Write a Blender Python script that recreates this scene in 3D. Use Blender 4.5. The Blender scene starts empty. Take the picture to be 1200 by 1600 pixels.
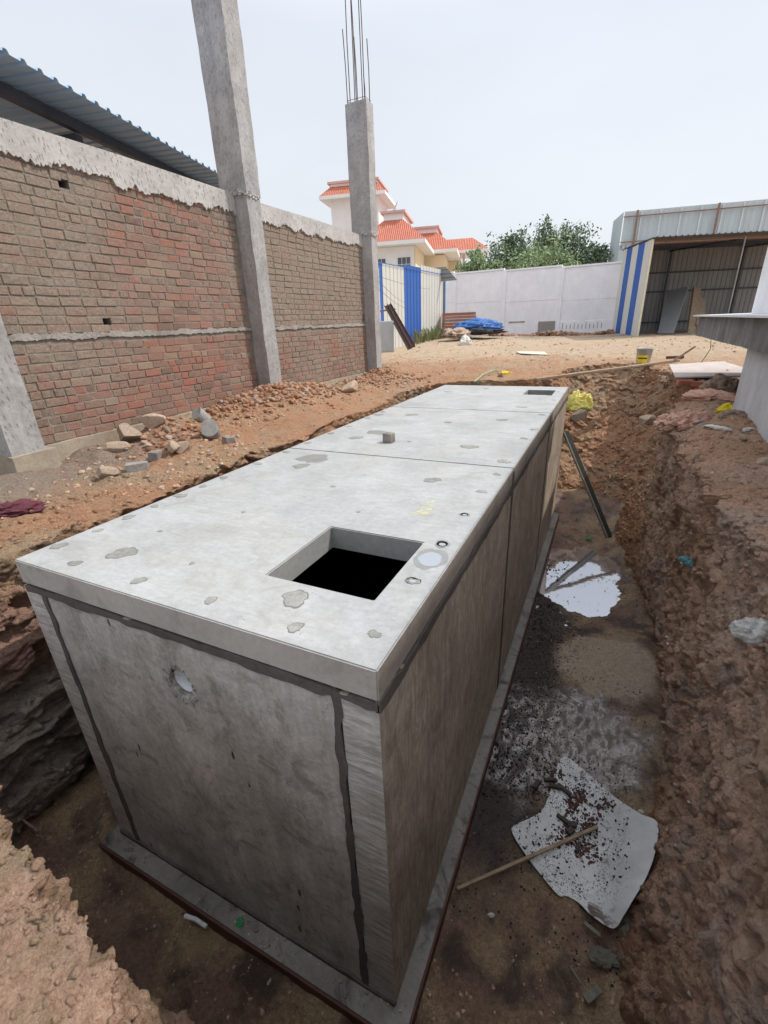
import bpy, bmesh, math, random
import numpy as np
from mathutils import Vector, Matrix

S = bpy.context.scene
COL = S.collection
R = math.radians
rnd = random.Random(7)

# ------------------------------------------------------------------ camera
CAM = np.array([0.61179, -1.12824, 1.15])
RT = np.array([0.90311514, 0.42767501, -0.03843335])
UP = np.array([-0.13186877, 0.36141449, 0.92303315])
FW = np.array([-0.40864859, 0.82853706, -0.38279587])
F = 705.84
cd = bpy.data.cameras.new('camera'); cam = bpy.data.objects.new('camera', cd); COL.objects.link(cam)
cam.matrix_world = Matrix(((RT[0], UP[0], -FW[0], CAM[0]), (RT[1], UP[1], -FW[1], CAM[1]), (RT[2], UP[2], -FW[2], CAM[2]), (0, 0, 0, 1)))
cd.sensor_fit = 'VERTICAL'; cd.sensor_height = 24.0; cd.lens = F / 1600 * 24
cd.clip_start = 0.05; cd.clip_end = 2000
S.camera = cam
S.render.resolution_x = 768; S.render.resolution_y = 1024

# ------------------------------------------------------------------ sky, sun, exposure
SUN_AZ, SUN_EL = 55.0, 52.0            # azimuth from +Y towards +X
w = bpy.data.worlds.new('World'); S.world = w; w.use_nodes = True
nt = w.node_tree; nt.nodes.clear()
out = nt.nodes.new('ShaderNodeOutputWorld'); bg = nt.nodes.new('ShaderNodeBackground')
sky = nt.nodes.new('ShaderNodeTexSky'); sky.sky_type = 'NISHITA'; sky.sun_disc = False
sky.sun_elevation = R(SUN_EL); sky.sun_rotation = R(SUN_AZ)
sky.dust_density = 4.0; sky.air_density = 1.0; sky.ozone_density = 1.0
mix = nt.nodes.new('ShaderNodeMix'); mix.data_type = 'RGBA'; mix.inputs[0].default_value = 0.86
tc = nt.nodes.new('ShaderNodeTexCoord'); sp = nt.nodes.new('ShaderNodeSeparateXYZ')
rp = nt.nodes.new('ShaderNodeValToRGB')
rp.color_ramp.elements[0].position = 0.0; rp.color_ramp.elements[0].color = (0.655, 0.68, 0.705, 1)
rp.color_ramp.elements[1].position = 1.0; rp.color_ramp.elements[1].color = (1.26, 1.30, 1.37, 1)
e_ = rp.color_ramp.elements.new(0.42); e_.color = (0.64, 0.68, 0.735, 1)
vm = nt.nodes.new('ShaderNodeVectorMath'); vm.operation = 'SCALE'; vm.inputs[3].default_value = 8.2
nt.links.new(tc.outputs['Generated'], sp.inputs[0]); nt.links.new(sp.outputs[2], rp.inputs[0])
nt.links.new(rp.outputs[0], vm.inputs[0])
hn = nt.nodes.new('ShaderNodeTexNoise'); hn.inputs['Scale'].default_value = 1.6; hn.inputs['Detail'].default_value = 4; hn.inputs['Roughness'].default_value = 0.5
hm = nt.nodes.new('ShaderNodeMapping'); hm.inputs['Scale'].default_value = (1, 1, 2.6); nt.links.new(tc.outputs['Generated'], hm.inputs[0]); nt.links.new(hm.outputs[0], hn.inputs['Vector'])
hr = nt.nodes.new('ShaderNodeMapRange'); hr.inputs[1].default_value = 0.3; hr.inputs[2].default_value = 0.7; hr.inputs[3].default_value = 8.2 * 0.95; hr.inputs[4].default_value = 8.2 * 1.05
nt.links.new(hn.outputs[0], hr.inputs[0]); nt.links.new(hr.outputs[0], vm.inputs[3])
nt.links.new(sky.outputs[0], mix.inputs[6]); nt.links.new(vm.outputs[0], mix.inputs[7])
nt.links.new(mix.outputs[2], bg.inputs[0]); bg.inputs[1].default_value = 0.1
nt.links.new(bg.outputs[0], out.inputs[0])
sl = bpy.data.lights.new('sun', 'SUN'); sl.energy = 2.1; sl.angle = R(1.2); sl.color = (1, 0.95, 0.88)
sun = bpy.data.objects.new('sun', sl); COL.objects.link(sun)
sd = Vector((math.sin(R(SUN_AZ)) * math.cos(R(SUN_EL)), math.cos(R(SUN_AZ)) * math.cos(R(SUN_EL)), math.sin(R(SUN_EL))))
sun.rotation_euler = sd.to_track_quat('Z', 'Y').to_euler(); sun.location = (10, 10, 20)
S.cycles.diffuse_bounces = 8; S.cycles.max_bounces = 12
S.view_settings.view_transform = 'Standard'; S.view_settings.look = 'None'
S.view_settings.exposure = 0.7; S.view_settings.gamma = 1.0; S.view_settings.use_curve_mapping = False

# ------------------------------------------------------------------ point helpers (measuring the place)
def ray(px, py): return FW + RT * (px - 600) / F - UP * (py - 800) / F
def at_z(px, py, z): d = ray(px, py); return CAM + d * (z - CAM[2]) / d[2]
def at_x(px, py, x): d = ray(px, py); return CAM + d * (x - CAM[0]) / d[0]
def at_d(px, py, depth): return CAM + ray(px, py) * depth

# ------------------------------------------------------------------ numpy noise
def _h(ix, iy, iz, s):
    n = (ix * 374761393 + iy * 668265263 + iz * 2147483647 + s * 1274126177) & 0xFFFFFFFF
    n = ((n ^ (n >> 13)) * 1274126177) & 0xFFFFFFFF
    n = ((n ^ (n >> 15)) * 2246822519) & 0xFFFFFFFF
    return ((n ^ (n >> 16)) & 0xFFFFFF).astype(np.float64) / 0xFFFFFF
def vnoise(P, s=0):
    P = np.asarray(P, float); i = np.floor(P).astype(np.int64); f = P - i; f = f * f * f * (f * (f * 6 - 15) + 10)
    x, y, z = i[:, 0], i[:, 1], i[:, 2]; fx, fy, fz = f[:, 0], f[:, 1], f[:, 2]
    r = 0
    for dx in (0, 1):
        for dy in (0, 1):
            for dz in (0, 1):
                r = r + _h(x + dx, y + dy, z + dz, s) * (fx if dx else 1 - fx) * (fy if dy else 1 - fy) * (fz if dz else 1 - fz)
    return r * 2 - 1
def fbm(P, o=4, s=0, lac=2.1, g=0.5):
    a = 1.0; r = 0; t = 0; P = np.asarray(P, float)
    for k in range(o):
        r = r + a * vnoise(P, s + k); t += a; a *= g; P = P * lac + 3.7
    return r / t
def worley(P, s=0):
    P = np.asarray(P, float); i = np.floor(P).astype(np.int64); f = P - i
    d1 = np.full(len(P), 9.0); d2 = np.full(len(P), 9.0); cid = np.zeros(len(P))
    for dx in (-1, 0, 1):
        for dy in (-1, 0, 1):
            for dz in (-1, 0, 1):
                x, y, z = i[:, 0] + dx, i[:, 1] + dy, i[:, 2] + dz
                ox = _h(x, y, z, s); oy = _h(x, y, z, s + 11); oz = _h(x, y, z, s + 23)
                d = (dx + ox - f[:, 0]) ** 2 + (dy + oy - f[:, 1]) ** 2 + (dz + oz - f[:, 2]) ** 2
                c = d < d1
                d2 = np.where(c, d1, np.minimum(d2, d)); cid = np.where(c, ox, cid); d1 = np.where(c, d, d1)
    return np.sqrt(d1), np.sqrt(d2), cid
def sst(a, b, x): t = np.clip((x - a) / (b - a), 0, 1); return t * t * (3 - 2 * t)

# ------------------------------------------------------------------ materials
class N:
    def __init__(s, name):
        s.m = bpy.data.materials.new(name); s.m.use_nodes = True; s.t = s.m.node_tree
        s.b = s.t.nodes['Principled BSDF']; s.tc = s.t.nodes.new('ShaderNodeTexCoord')
    def new(s, ty): return s.t.nodes.new('ShaderNode' + ty)
    def put(s, sock, v):
        if v is None: return
        if isinstance(v, bpy.types.NodeSocket): s.t.links.new(v, sock)
        else: sock.default_value = (*v, 1) if isinstance(v, tuple) and len(v) == 3 and sock.type == 'RGBA' else v
    def co(s, scale=(1, 1, 1), rot=(0, 0, 0), rand=False):
        mp = s.new('Mapping'); s.put(mp.inputs[0], s.tc.outputs['Object'])
        mp.inputs['Scale'].default_value = scale; mp.inputs['Rotation'].default_value = rot
        if rand:
            oi = s.new('ObjectInfo'); v = s.new('VectorMath'); v.operation = 'ADD'
            sc = s.new('VectorMath'); sc.operation = 'SCALE'; sc.inputs[0].default_value = (37, 53, 71); s.put(sc.inputs[3], oi.outputs['Random'])
            s.put(v.inputs[0], s.tc.outputs['Object']); s.put(v.inputs[1], sc.outputs[0]); s.put(mp.inputs[0], v.outputs[0])
        return mp.outputs[0]
    def noise(s, scale, detail=6, rough=0.6, co=None, dist=0.0):
        n = s.new('TexNoise'); n.inputs['Scale'].default_value = scale; n.inputs['Detail'].default_value = detail
        n.inputs['Roughness'].default_value = rough; n.inputs['Distortion'].default_value = dist
        s.put(n.inputs['Vector'], co if co is not None else s.co()); return n.outputs[0]
    def voro(s, scale, co=None, feat='F1'):
        n = s.new('TexVoronoi'); n.inputs['Scale'].default_value = scale; n.feature = feat
        s.put(n.inputs['Vector'], co if co is not None else s.co()); return n.outputs[0]
    def ramp(s, fac, *stops):
        r = s.new('ValToRGB'); e = r.color_ramp.elements
        while len(e) < len(stops): e.new(0.5)
        for k, (p, c) in enumerate(stops):
            e[k].position = p; e[k].color = (c, c, c, 1) if not isinstance(c, tuple) else (*c, 1)
        s.put(r.inputs[0], fac); return r.outputs[0]
    def mix(s, fac, a, b, mode='MIX'):
        m = s.new('Mix'); m.data_type = 'RGBA'; m.blend_type = mode
        s.put(m.inputs[0], fac); s.put(m.inputs[6], a); s.put(m.inputs[7], b); return m.outputs[2]
    def math(s, op, a, b=0.0, clamp=False):
        m = s.new('Math'); m.operation = op; m.use_clamp = clamp; s.put(m.inputs[0], a); s.put(m.inputs[1], b); return m.outputs[0]
    def xyz(s):
        p = s.new('SeparateXYZ'); s.put(p.inputs[0], s.tc.outputs['Object']); return p.outputs
    def rand(s): return s.new('ObjectInfo').outputs['Random']
    def step(s, v, a, b): return s.ramp(s.map(v, a, b), (0, 0.0), (1, 1.0))
    def map(s, v, a, b):
        m = s.new('MapRange'); m.interpolation_type = 'SMOOTHSTEP'; m.inputs[1].default_value = a; m.inputs[2].default_value = b
        s.put(m.inputs[0], v); return m.outputs[0]
    def bump(s, h, dist=0.01, strength=1.0, prev=None):
        b = s.new('Bump'); b.inputs['Distance'].default_value = dist; b.inputs['Strength'].default_value = strength
        s.put(b.inputs['Height'], h)
        if prev is not None: s.put(b.inputs['Normal'], prev)
        return b.outputs[0]
    def done(s, col, rough=0.9, normal=None, metal=0.0, spec=0.3, **k):
        s.put(s.b.inputs['Base Color'], col); s.put(s.b.inputs['Roughness'], rough); s.put(s.b.inputs['Metallic'], metal)
        s.put(s.b.inputs['Specular IOR Level'], spec)
        if normal is not None: s.put(s.b.inputs['Normal'], normal)
        for a, v in k.items(): s.put(s.b.inputs[a.replace('_', ' ')], v)
        return s.m

def simple(name, c, rough=0.8, var=0.25, scale=8, metal=0, bump=0.004, bs=60, rnd_=0.0, spec=0.3):
    n = N(name); co = n.co(rand=True)
    d = tuple(x * (1 - var) for x in c); l = tuple(min(1, x * (1 + var)) for x in c)
    col = n.ramp(n.noise(scale, co=co), (0.3, d), (0.7, l))
    if rnd_:
        h = n.new('HueSaturation'); n.put(h.inputs['Color'], col); n.put(h.inputs['Value'], n.math('ADD', n.math('MULTIPLY', n.rand(), rnd_ * 2), 1 - rnd_)); col = h.outputs[0]
    return n.done(col, rough, n.bump(n.noise(bs, co=co), bump), metal, spec)

def m_soil():
    n = N('soil'); P = n.xyz()
    big = n.noise(0.9, 5, 0.6); mid = n.noise(4.5, 8, 0.7); fine = n.noise(38, 8, 0.75)
    orange = n.ramp(fine, (0.3, (0.36, 0.18, 0.10)), (0.7, (0.66, 0.40, 0.25)))
    tan = n.ramp(fine, (0.3, (0.35, 0.245, 0.155)), (0.7, (0.58, 0.43, 0.30)))
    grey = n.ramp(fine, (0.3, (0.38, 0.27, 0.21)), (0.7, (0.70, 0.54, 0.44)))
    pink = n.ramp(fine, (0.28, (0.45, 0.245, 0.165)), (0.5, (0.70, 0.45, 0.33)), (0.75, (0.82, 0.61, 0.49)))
    # yard: tan with orange patches; pit edge strip is orange
    c = n.mix(n.ramp(n.math('ADD', n.math('MULTIPLY', big, 0.65), n.math('MULTIPLY', mid, 0.35)), (0.47, 0.0), (0.60, 1.0)), orange, tan)
    far = n.step(n.math('ADD', P[1], n.math('MULTIPLY', mid, 5.0)), 12.5, 17.0)
    sand = n.mix(n.ramp(mid, (0.35, 0.0), (0.6, 1.0)), (0.56, 0.41, 0.275), (0.62, 0.52, 0.39))
    c = n.mix(n.math('MULTIPLY', far, 0.85), c, sand)
    greyz = n.math('MULTIPLY', n.step(P[1], 18.0, 20.0), n.ramp(big, (0.42, 0.0), (0.56, 0.8)))
    c = n.mix(greyz, c, (0.28, 0.24, 0.21))
    # right bank: pinkish brown and grey marbled, lightened in place of missing fill light
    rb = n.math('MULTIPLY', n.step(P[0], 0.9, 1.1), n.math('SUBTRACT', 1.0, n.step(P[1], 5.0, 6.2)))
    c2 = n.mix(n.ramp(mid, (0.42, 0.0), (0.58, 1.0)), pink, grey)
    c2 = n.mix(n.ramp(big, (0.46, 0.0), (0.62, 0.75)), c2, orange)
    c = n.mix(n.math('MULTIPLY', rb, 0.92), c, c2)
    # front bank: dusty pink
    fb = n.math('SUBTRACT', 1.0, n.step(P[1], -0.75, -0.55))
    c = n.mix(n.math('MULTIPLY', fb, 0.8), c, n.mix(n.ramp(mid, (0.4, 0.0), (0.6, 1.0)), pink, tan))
    # near the brick wall: greyish cement dust
    wl = n.math('MULTIPLY', n.math('SUBTRACT', 1.0, n.step(P[0], -4.1, -3.3)), n.math('SUBTRACT', 1.0, n.step(P[1], 1.6, 3.4)))
    c = n.mix(n.math('MULTIPLY', wl, 0.8), c, n.ramp(fine, (0.3, (0.22, 0.18, 0.15)), (0.7, (0.42, 0.37, 0.32))))
    # deep strata on the left side: dark red then grey-brown rock
    lf = n.math('SUBTRACT', 1.0, n.step(P[0], -2.4, -2.2))
    zz = n.math('ADD', P[2], n.math('MULTIPLY', n.noise(2.0), 0.9))
    deep = n.math('SUBTRACT', 1.0, n.step(zz, -0.15, 0.30))
    deep2 = n.math('SUBTRACT', 1.0, n.step(zz, -0.75, -0.35))
    red = n.ramp(fine, (0.3, (0.32, 0.18, 0.13)), (0.7, (0.58, 0.38, 0.30)))
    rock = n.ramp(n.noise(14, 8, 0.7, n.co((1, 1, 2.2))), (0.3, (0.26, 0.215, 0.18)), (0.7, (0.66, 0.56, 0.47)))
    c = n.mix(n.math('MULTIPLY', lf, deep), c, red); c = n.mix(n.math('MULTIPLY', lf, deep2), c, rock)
    # damp foot of every bank
    damp = n.math('SUBTRACT', 1.0, n.step(n.math('ADD', P[2], n.math('MULTIPLY', n.noise(3.0), 0.5)), -2.15, -1.75))
    c = n.mix(damp, c, (0.80, 0.75, 0.70), 'MULTIPLY')
    # pale flecks of grit
    fl = n.ramp(n.voro(55), (0.0, 1.0), (0.10, 1.0), (0.14, 0.0)); fl = n.math('MULTIPLY', fl, n.ramp(n.noise(7), (0.56, 0.0), (0.66, 0.45)))
    c = n.mix(fl, c, (0.60, 0.50, 0.42))
    vb = n.voro(62, n.co((1, 1, 1))); vb2 = n.voro(140)
    b = n.bump(n.noise(24, 12, 0.74), 0.05); b = n.bump(n.math('ADD', vb, n.math('MULTIPLY', vb2, 0.5)), -0.016 if False else 0.014, 1.0, b); b = n.bump(n.noise(150, 6, 0.8), 0.014, 1.0, b)
    return n.done(c, 0.95, b, spec=0.15)

def m_floor():
    n = N('wet_mud'); P = n.xyz()
    fine = n.noise(45, 8, 0.75); mid = n.noise(5, 8, 0.7); big = n.noise(1.4, 4)
    ochre = n.ramp(fine, (0.3, (0.12, 0.080, 0.045)), (0.7, (0.42, 0.30, 0.18)))
    redb = n.ramp(fine, (0.3, (0.08, 0.045, 0.032)), (0.7, (0.26, 0.155, 0.11)))
    dark = n.ramp(fine, (0.35, (0.012, 0.010, 0.010)), (0.7, (0.075, 0.062, 0.055)))
    c = n.mix(n.ramp(n.noise(1.6, 7, 0.62, dist=0.6), (0.44, 0.0), (0.56, 1.0)), ochre, redb)
    c = n.mix(n.ramp(n.noise(3.3, 8, 0.66, dist=0.4), (0.50, 0.0), (0.62, 0.85)), c, (0.045, 0.032, 0.026))
    # black silt spread beside the tank and round the puddles
    dk = n.math('MULTIPLY', n.math('SUBTRACT', 1.0, n.step(n.math('ADD', P[0], n.math('MULTIPLY', mid, 0.9)), 0.80, 1.20)), n.step(P[0], -0.3, 0.0))
    dk = n.math('MULTIPLY', dk, n.math('MULTIPLY', n.step(P[1], 0.3, 1.5), n.math('SUBTRACT', 1.0, n.step(P[1], 5.6, 6.4))))
    isl = n.new('VectorMath'); isl.operation = 'DISTANCE'; n.put(isl.inputs[0], n.co((1, 1, 1))); isl.inputs[1].default_value = (1.02, 3.45, -2.5)
    iso = n.math('SUBTRACT', 1.0, n.step(n.math('ADD', isl.outputs['Value'], n.math('MULTIPLY', mid, 0.3)), 0.62, 0.74))
    c = n.mix(n.math('MULTIPLY', dk, 0.92), c, dark)
    c = n.mix(iso, c, n.ramp(fine, (0.3, (0.20, 0.155, 0.11)), (0.7, (0.50, 0.40, 0.30))))
    fl = n.math('MULTIPLY', n.ramp(n.voro(48), (0.0, 1.0), (0.12, 1.0), (0.17, 0.0)), n.ramp(n.noise(6), (0.48, 0.0), (0.56, 1.0)))
    c = n.mix(fl, c, (0.012, 0.010, 0.010))
    # shallow film of silty water lying on the mud: smooth and glossy, broken up by the mud that stands out of it
    mp = n.co((1, 1, 0.0)); sc = n.new('Mapping'); n.put(sc.inputs[0], n.tc.outputs['Object']); sc.vector_type = 'TEXTURE'
    sc.inputs['Location'].default_value = (0.60, 2.28, -2.48); sc.inputs['Rotation'].default_value = (0, 0, 0.45); sc.inputs['Scale'].default_value = (0.86, 0.62, 1)
    ln = n.new('VectorMath'); ln.operation = 'LENGTH'; fl_ = n.new('VectorMath'); fl_.operation = 'MULTIPLY'; fl_.inputs[1].default_value = (1, 1, 0)
    n.put(fl_.inputs[0], sc.outputs[0]); n.put(ln.inputs[0], fl_.outputs[0])
    e1 = n.math('ADD', ln.outputs['Value'], n.math('MULTIPLY', n.math('SUBTRACT', n.noise(3.5, 6, 0.65), 0.5), 1.3))
    film = n.math('SUBTRACT', 1.0, n.map(e1, 0.80, 1.15))
    crumbs = n.ramp(n.noise(60, 8, 0.7), (0.36, 0.15), (0.52, 1.0))
    film = n.math('MULTIPLY', film, crumbs)
    # soaked rim round the clear puddle and the black silt are damp too
    damp = n.ramp(n.noise(2.5, 6), (0.4, 0.22), (0.62, 0.6))
    rough = n.mix(film, damp, (0.16, 0.16, 0.16)); c = n.mix(film, c, (0.19, 0.17, 0.168))
    bp = n.new('Bump'); n.put(bp.inputs['Height'], n.noise(30, 10, 0.72)); n.put(bp.inputs['Strength'], n.math('SUBTRACT', 1.0, n.math('MULTIPLY', film, 0.93))); bp.inputs['Distance'].default_value = 0.022
    return n.done(c, rough, bp.outputs[0], metal=n.math('MULTIPLY', film, 0.32), spec=0.5)

def m_concrete(name, c1, c2, streak=None, blotch=0.0, dash=0.0, bumpd=0.004, rough=0.85, stain=(0.10, 0.085, 0.07), pit=0.5, spec=0.25, marks=False, dust=False):
    n = N(name); co = n.co()
    a = n.noise(1.7, 8, 0.65, dist=0.5); f = n.noise(28, 8, 0.7)
    c = n.ramp(n.math('ADD', n.math('MULTIPLY', a, 0.6), n.math('MULTIPLY', f, 0.4)), (0.38, c1), (0.62, c2))
    h = f
    if streak:
        cs = n.co(streak[0]); st = n.noise(streak[1], 8, 0.7, cs, streak[3] if len(streak) > 3 else 0.3)
        c = n.mix(n.ramp(st, (0.40, streak[2]), (0.60, 0.0)), c, stain); h = n.math('ADD', h, n.math('MULTIPLY', st, 1.6))
    if blotch:
        c = n.mix(n.ramp(n.noise(4.2, 8, 0.62, dist=1.2), (0.52, 0.0), (0.66, blotch)), c, stain)
    if dust:
        c = n.mix(n.ramp(n.noise(1.3, 10, 0.7, dist=0.8), (0.50, 0.0), (0.66, 0.28)), c, (0.38, 0.36, 0.31))
        c = n.mix(n.ramp(n.noise(13, 10, 0.8, dist=1.0), (0.60, 0.0), (0.68, 0.45)), c, (0.22, 0.21, 0.19))
        sc_ = n.noise(6, 10, 0.8, n.co((1, 5, 1), (0, 0, 0.5)), 1.5); c = n.mix(n.ramp(n.math('ABSOLUTE', n.math('SUBTRACT', sc_, 0.5)), (0.0, 0.35), (0.012, 0.0)), c, (0.60, 0.60, 0.59))
    if marks:
        mk = n.math('MULTIPLY', n.ramp(n.voro(9, n.co((1, 1, 0.3), (0, R(-7), 0))), (0.0, 1.0), (0.085, 1.0), (0.11, 0.0)), n.ramp(n.noise(2.3), (0.46, 0.0), (0.50, 0.95)))
        c = n.mix(mk, c, (0.05, 0.04, 0.035))
        cr_ = n.new('TexNoise'); cr_.inputs['Scale'].default_value = 5.5; cr_.inputs['Detail'].default_value = 10; cr_.inputs['Roughness'].default_value = 0.72; cr_.inputs['Distortion'].default_value = 0.6
        n.put(cr_.inputs['Vector'], n.co((1, 1, 0.55)))
        rr_ = n.math('ABSOLUTE', n.math('SUBTRACT', cr_.outputs[0], 0.5)); c = n.mix(n.math('MULTIPLY', n.ramp(rr_, (0.0, 0.5), (0.016, 0.0)), n.ramp(n.noise(3.1), (0.45, 0.0), (0.6, 1.0))), c, (0.11, 0.09, 0.075))
    if pit:
        pv = n.math('MULTIPLY', n.ramp(n.voro(38), (0.0, 1.0), (0.07, 1.0), (0.11, 0.0)), n.ramp(n.noise(9), (0.54, 0.0), (0.58, pit)))
        c = n.mix(pv, c, tuple(x * 0.35 for x in c1)); h = n.math('SUBTRACT', h, n.math('MULTIPLY', pv, 1.2))
    if dash:
        cd_ = n.co((1, 1, 0.32), (R(38), 0, R(20)))
        dv = n.ramp(n.voro(34, cd_), (0.0, 1.0), (0.20, 0.8), (0.30, 0.0))
        c = n.mix(n.math('MULTIPLY', dv, 0.28), c, tuple(x * 0.5 for x in c1)); h = n.math('SUBTRACT', h, n.math('MULTIPLY', dv, dash))
    b = n.bump(h, bumpd); b = n.bump(n.noise(150, 4, 0.7), bumpd * 0.35, 1.0, b)
    return n.done(c, rough, b, spec=spec)

def m_brick():
    n = N('brick'); co = n.co(rand=True); g = n.new('NewGeometry'); ps = n.new('SeparateXYZ'); n.put(ps.inputs[0], g.outputs['Position'])
    rc = n.ramp(n.rand(), (0.0, (0.17, 0.105, 0.08)), (0.3, (0.25, 0.15, 0.115)), (0.55, (0.28, 0.145, 0.11)), (0.85, (0.33, 0.125, 0.09)), (1.0, (0.30, 0.225, 0.165)))
    wp = n.new('Mapping'); n.put(wp.inputs[0], g.outputs['Position'])
    wn = n.noise(0.75, 5, 0.6, wp.outputs[0])
    # cement smear, heavier in the upper courses and near the far end
    up = n.math('MULTIPLY', n.map(ps.outputs[2], 0.7, 1.6), 0.10)
    fy = n.math('SUBTRACT', n.math('MULTIPLY', n.map(ps.outputs[1], 4.8, 5.4), 0.10), n.math('MULTIPLY', n.map(ps.outputs[1], 2.4, 3.4), 0.07))
    m = n.math('ADD', n.math('ADD', n.math('MULTIPLY', n.noise(17, 8, 0.75, wp.outputs[0]), 0.45), n.math('MULTIPLY', wn, 0.55)), n.math('ADD', up, fy))
    grey = n.ramp(n.noise(40, 6, 0.7, co), (0.3, (0.18, 0.15, 0.12)), (0.7, (0.36, 0.305, 0.25)))
    c = n.mix(n.ramp(m, (0.46, 0.18), (0.62, 0.90)), rc, grey)
    b = n.bump(n.noise(30, 8, 0.75, co), 0.014)
    return n.done(c, 0.95, b, spec=0.1)

def m_corr(name, c, dirt=0.3, metal=0.0, rough=0.5):
    n = N(name)
    a = n.noise(3, 6, 0.65, n.co((1, 1, 0.25)))
    col = n.mix(n.ramp(a, (0.45, 0.0), (0.75, dirt)), c, (0.22, 0.17, 0.12))
    return n.done(col, rough, n.bump(n.noise(5), 0.002), metal, 0.4)

def m_tile():
    n = N('roof_tile'); 
    wv = n.new('TexWave'); wv.bands_direction = 'X'; wv.inputs['Scale'].default_value = 1.9; n.put(wv.inputs['Vector'], n.tc.outputs['UV'])
    wr = n.new('TexWave'); wr.bands_direction = 'Y'; wr.inputs['Scale'].default_value = 1.1; wr.wave_profile = 'SAW'; n.put(wr.inputs['Vector'], n.tc.outputs['UV'])
    c = n.ramp(n.noise(3), (0.3, (0.56, 0.16, 0.095)), (0.7, (0.68, 0.25, 0.16)))
    c = n.mix(n.ramp(wv.outputs[1], (0.0, 0.55), (0.35, 0.0)), c, (0.40, 0.10, 0.065))
    return n.done(c, 0.6, n.bump(n.math('ADD', wv.outputs[1], n.math('MULTIPLY', wr.outputs[1], 0.5)), 0.06), spec=0.3)

def m_leaf(name, a, b):
    n = N(name); g = n.new('NewGeometry')
    c = n.ramp(g.outputs['Random Per Island'], (0.0, a), (0.6, b), (1.0, tuple(min(1, x * 1.5) for x in b)))
    return n.done(c, 0.6, spec=0.25)

def m_water(name, c, metal, rough, sc=3):
    n = N(name)
    b = n.bump(n.noise(sc, 3), 0.0016)
    return n.done(c, rough, b, metal, 0.8)

def m_sheet():
    n = N('dirty_white_board'); P = n.xyz()
    f = n.noise(30, 8, 0.75)
    c = n.ramp(n.noise(5, 6), (0.3, (0.48, 0.49, 0.50)), (0.7, (0.68, 0.69, 0.70)))
    wv = n.ramp(n.voro(42), (0.0, 1.0), (0.20, 1.0), (0.32, 0.0)); wv2 = n.ramp(n.voro(90), (0.0, 1.0), (0.26, 1.0), (0.38, 0.0))
    cl = n.math('SUBTRACT', 1.0, n.step(n.math('ADD', P[0], n.math('MULTIPLY', n.noise(4), 0.3)), 1.10, 1.38)); msk = n.math('MULTIPLY', cl, n.math('MULTIPLY', n.math('MAXIMUM', wv, wv2), n.ramp(n.noise(4.5, 5), (0.42, 0.08), (0.56, 1.0))))
    c = n.mix(msk, c, (0.03, 0.025, 0.022))
    mud = n.math('MULTIPLY', cl, n.ramp(n.noise(7.5, 7, 0.65, dist=0.8), (0.58, 0.0), (0.64, 0.9)))
    c = n.mix(mud, c, (0.085, 0.04, 0.03))
    return n.done(c, 0.55, n.bump(f, 0.001), spec=0.4)

M = {}
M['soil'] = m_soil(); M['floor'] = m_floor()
M['lid'] = m_concrete('slab_concrete', (0.30, 0.31, 0.318), (0.44, 0.452, 0.462), streak=((1.2, 5, 1), 3.0, 0.30, 1.5), blotch=0.45, stain=(0.27, 0.265, 0.24), dust=True, bumpd=0.0022, rough=0.75, pit=0.6)
M['lidface'] = m_concrete('edge_concrete', (0.34, 0.315, 0.29), (0.45, 0.425, 0.395), blotch=0.3, stain=(0.17, 0.15, 0.13), bumpd=0.002)
M['front'] = m_concrete('stained_concrete', (0.33, 0.31, 0.285), (0.62, 0.59, 0.555), streak=((5, 5, 1.1), 1.5, 0.30, 0.4), blotch=0.5, stain=(0.13, 0.108, 0.09), bumpd=0.004, rough=0.55, pit=0.9, marks=True, spec=0.35)
M['edgebrown'] = m_concrete('brownish_edge_concrete', (0.22, 0.185, 0.155), (0.36, 0.315, 0.27), blotch=0.4, stain=(0.15, 0.12, 0.095), bumpd=0.003)
M['post'] = m_concrete('ribbed_concrete', (0.42, 0.40, 0.375), (0.64, 0.62, 0.59), streak=((3, 3, 20), 1.6, 0.6, 0.6), stain=(0.19, 0.165, 0.14), bumpd=0.004, rough=0.6)
M['side'] = m_concrete('brown_stained_concrete', (0.31, 0.25, 0.195), (0.56, 0.475, 0.39), streak=((9, 9, 1.5), 2.4, 0.5, 0.8), blotch=0.4, stain=(0.15, 0.115, 0.085), bumpd=0.006, rough=0.7)
M['joint'] = m_concrete('dark_mortar', (0.065, 0.055, 0.050), (0.13, 0.112, 0.10), bumpd=0.004, pit=0)
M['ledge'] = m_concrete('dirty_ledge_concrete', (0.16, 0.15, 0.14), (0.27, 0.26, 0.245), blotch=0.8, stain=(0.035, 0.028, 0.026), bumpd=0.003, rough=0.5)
M['hatch'] = m_concrete('hatch_concrete', (0.22, 0.22, 0.21), (0.31, 0.31, 0.30), bumpd=0.002, pit=0)
M['col'] = m_concrete('column_concrete', (0.30, 0.292, 0.285), (0.50, 0.49, 0.485), streak=((4, 4, 0.8), 1.5, 0.35), blotch=0.25, dash=0.9, stain=(0.19, 0.18, 0.175), bumpd=0.006)
M['beam'] = m_concrete('hacked_beam_concrete', (0.38, 0.365, 0.345), (0.56, 0.54, 0.52), dash=1.2, bumpd=0.008, stain=(0.2, 0.18, 0.16), blotch=0.2)
M['mortar'] = m_concrete('mortar', (0.15, 0.13, 0.105), (0.30, 0.265, 0.225), bumpd=0.01, pit=0)
M['mortar2'] = m_concrete('band_mortar', (0.27, 0.25, 0.225), (0.46, 0.43, 0.395), bumpd=0.02, pit=0, blotch=0.5, stain=(0.22, 0.18, 0.15))
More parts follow.
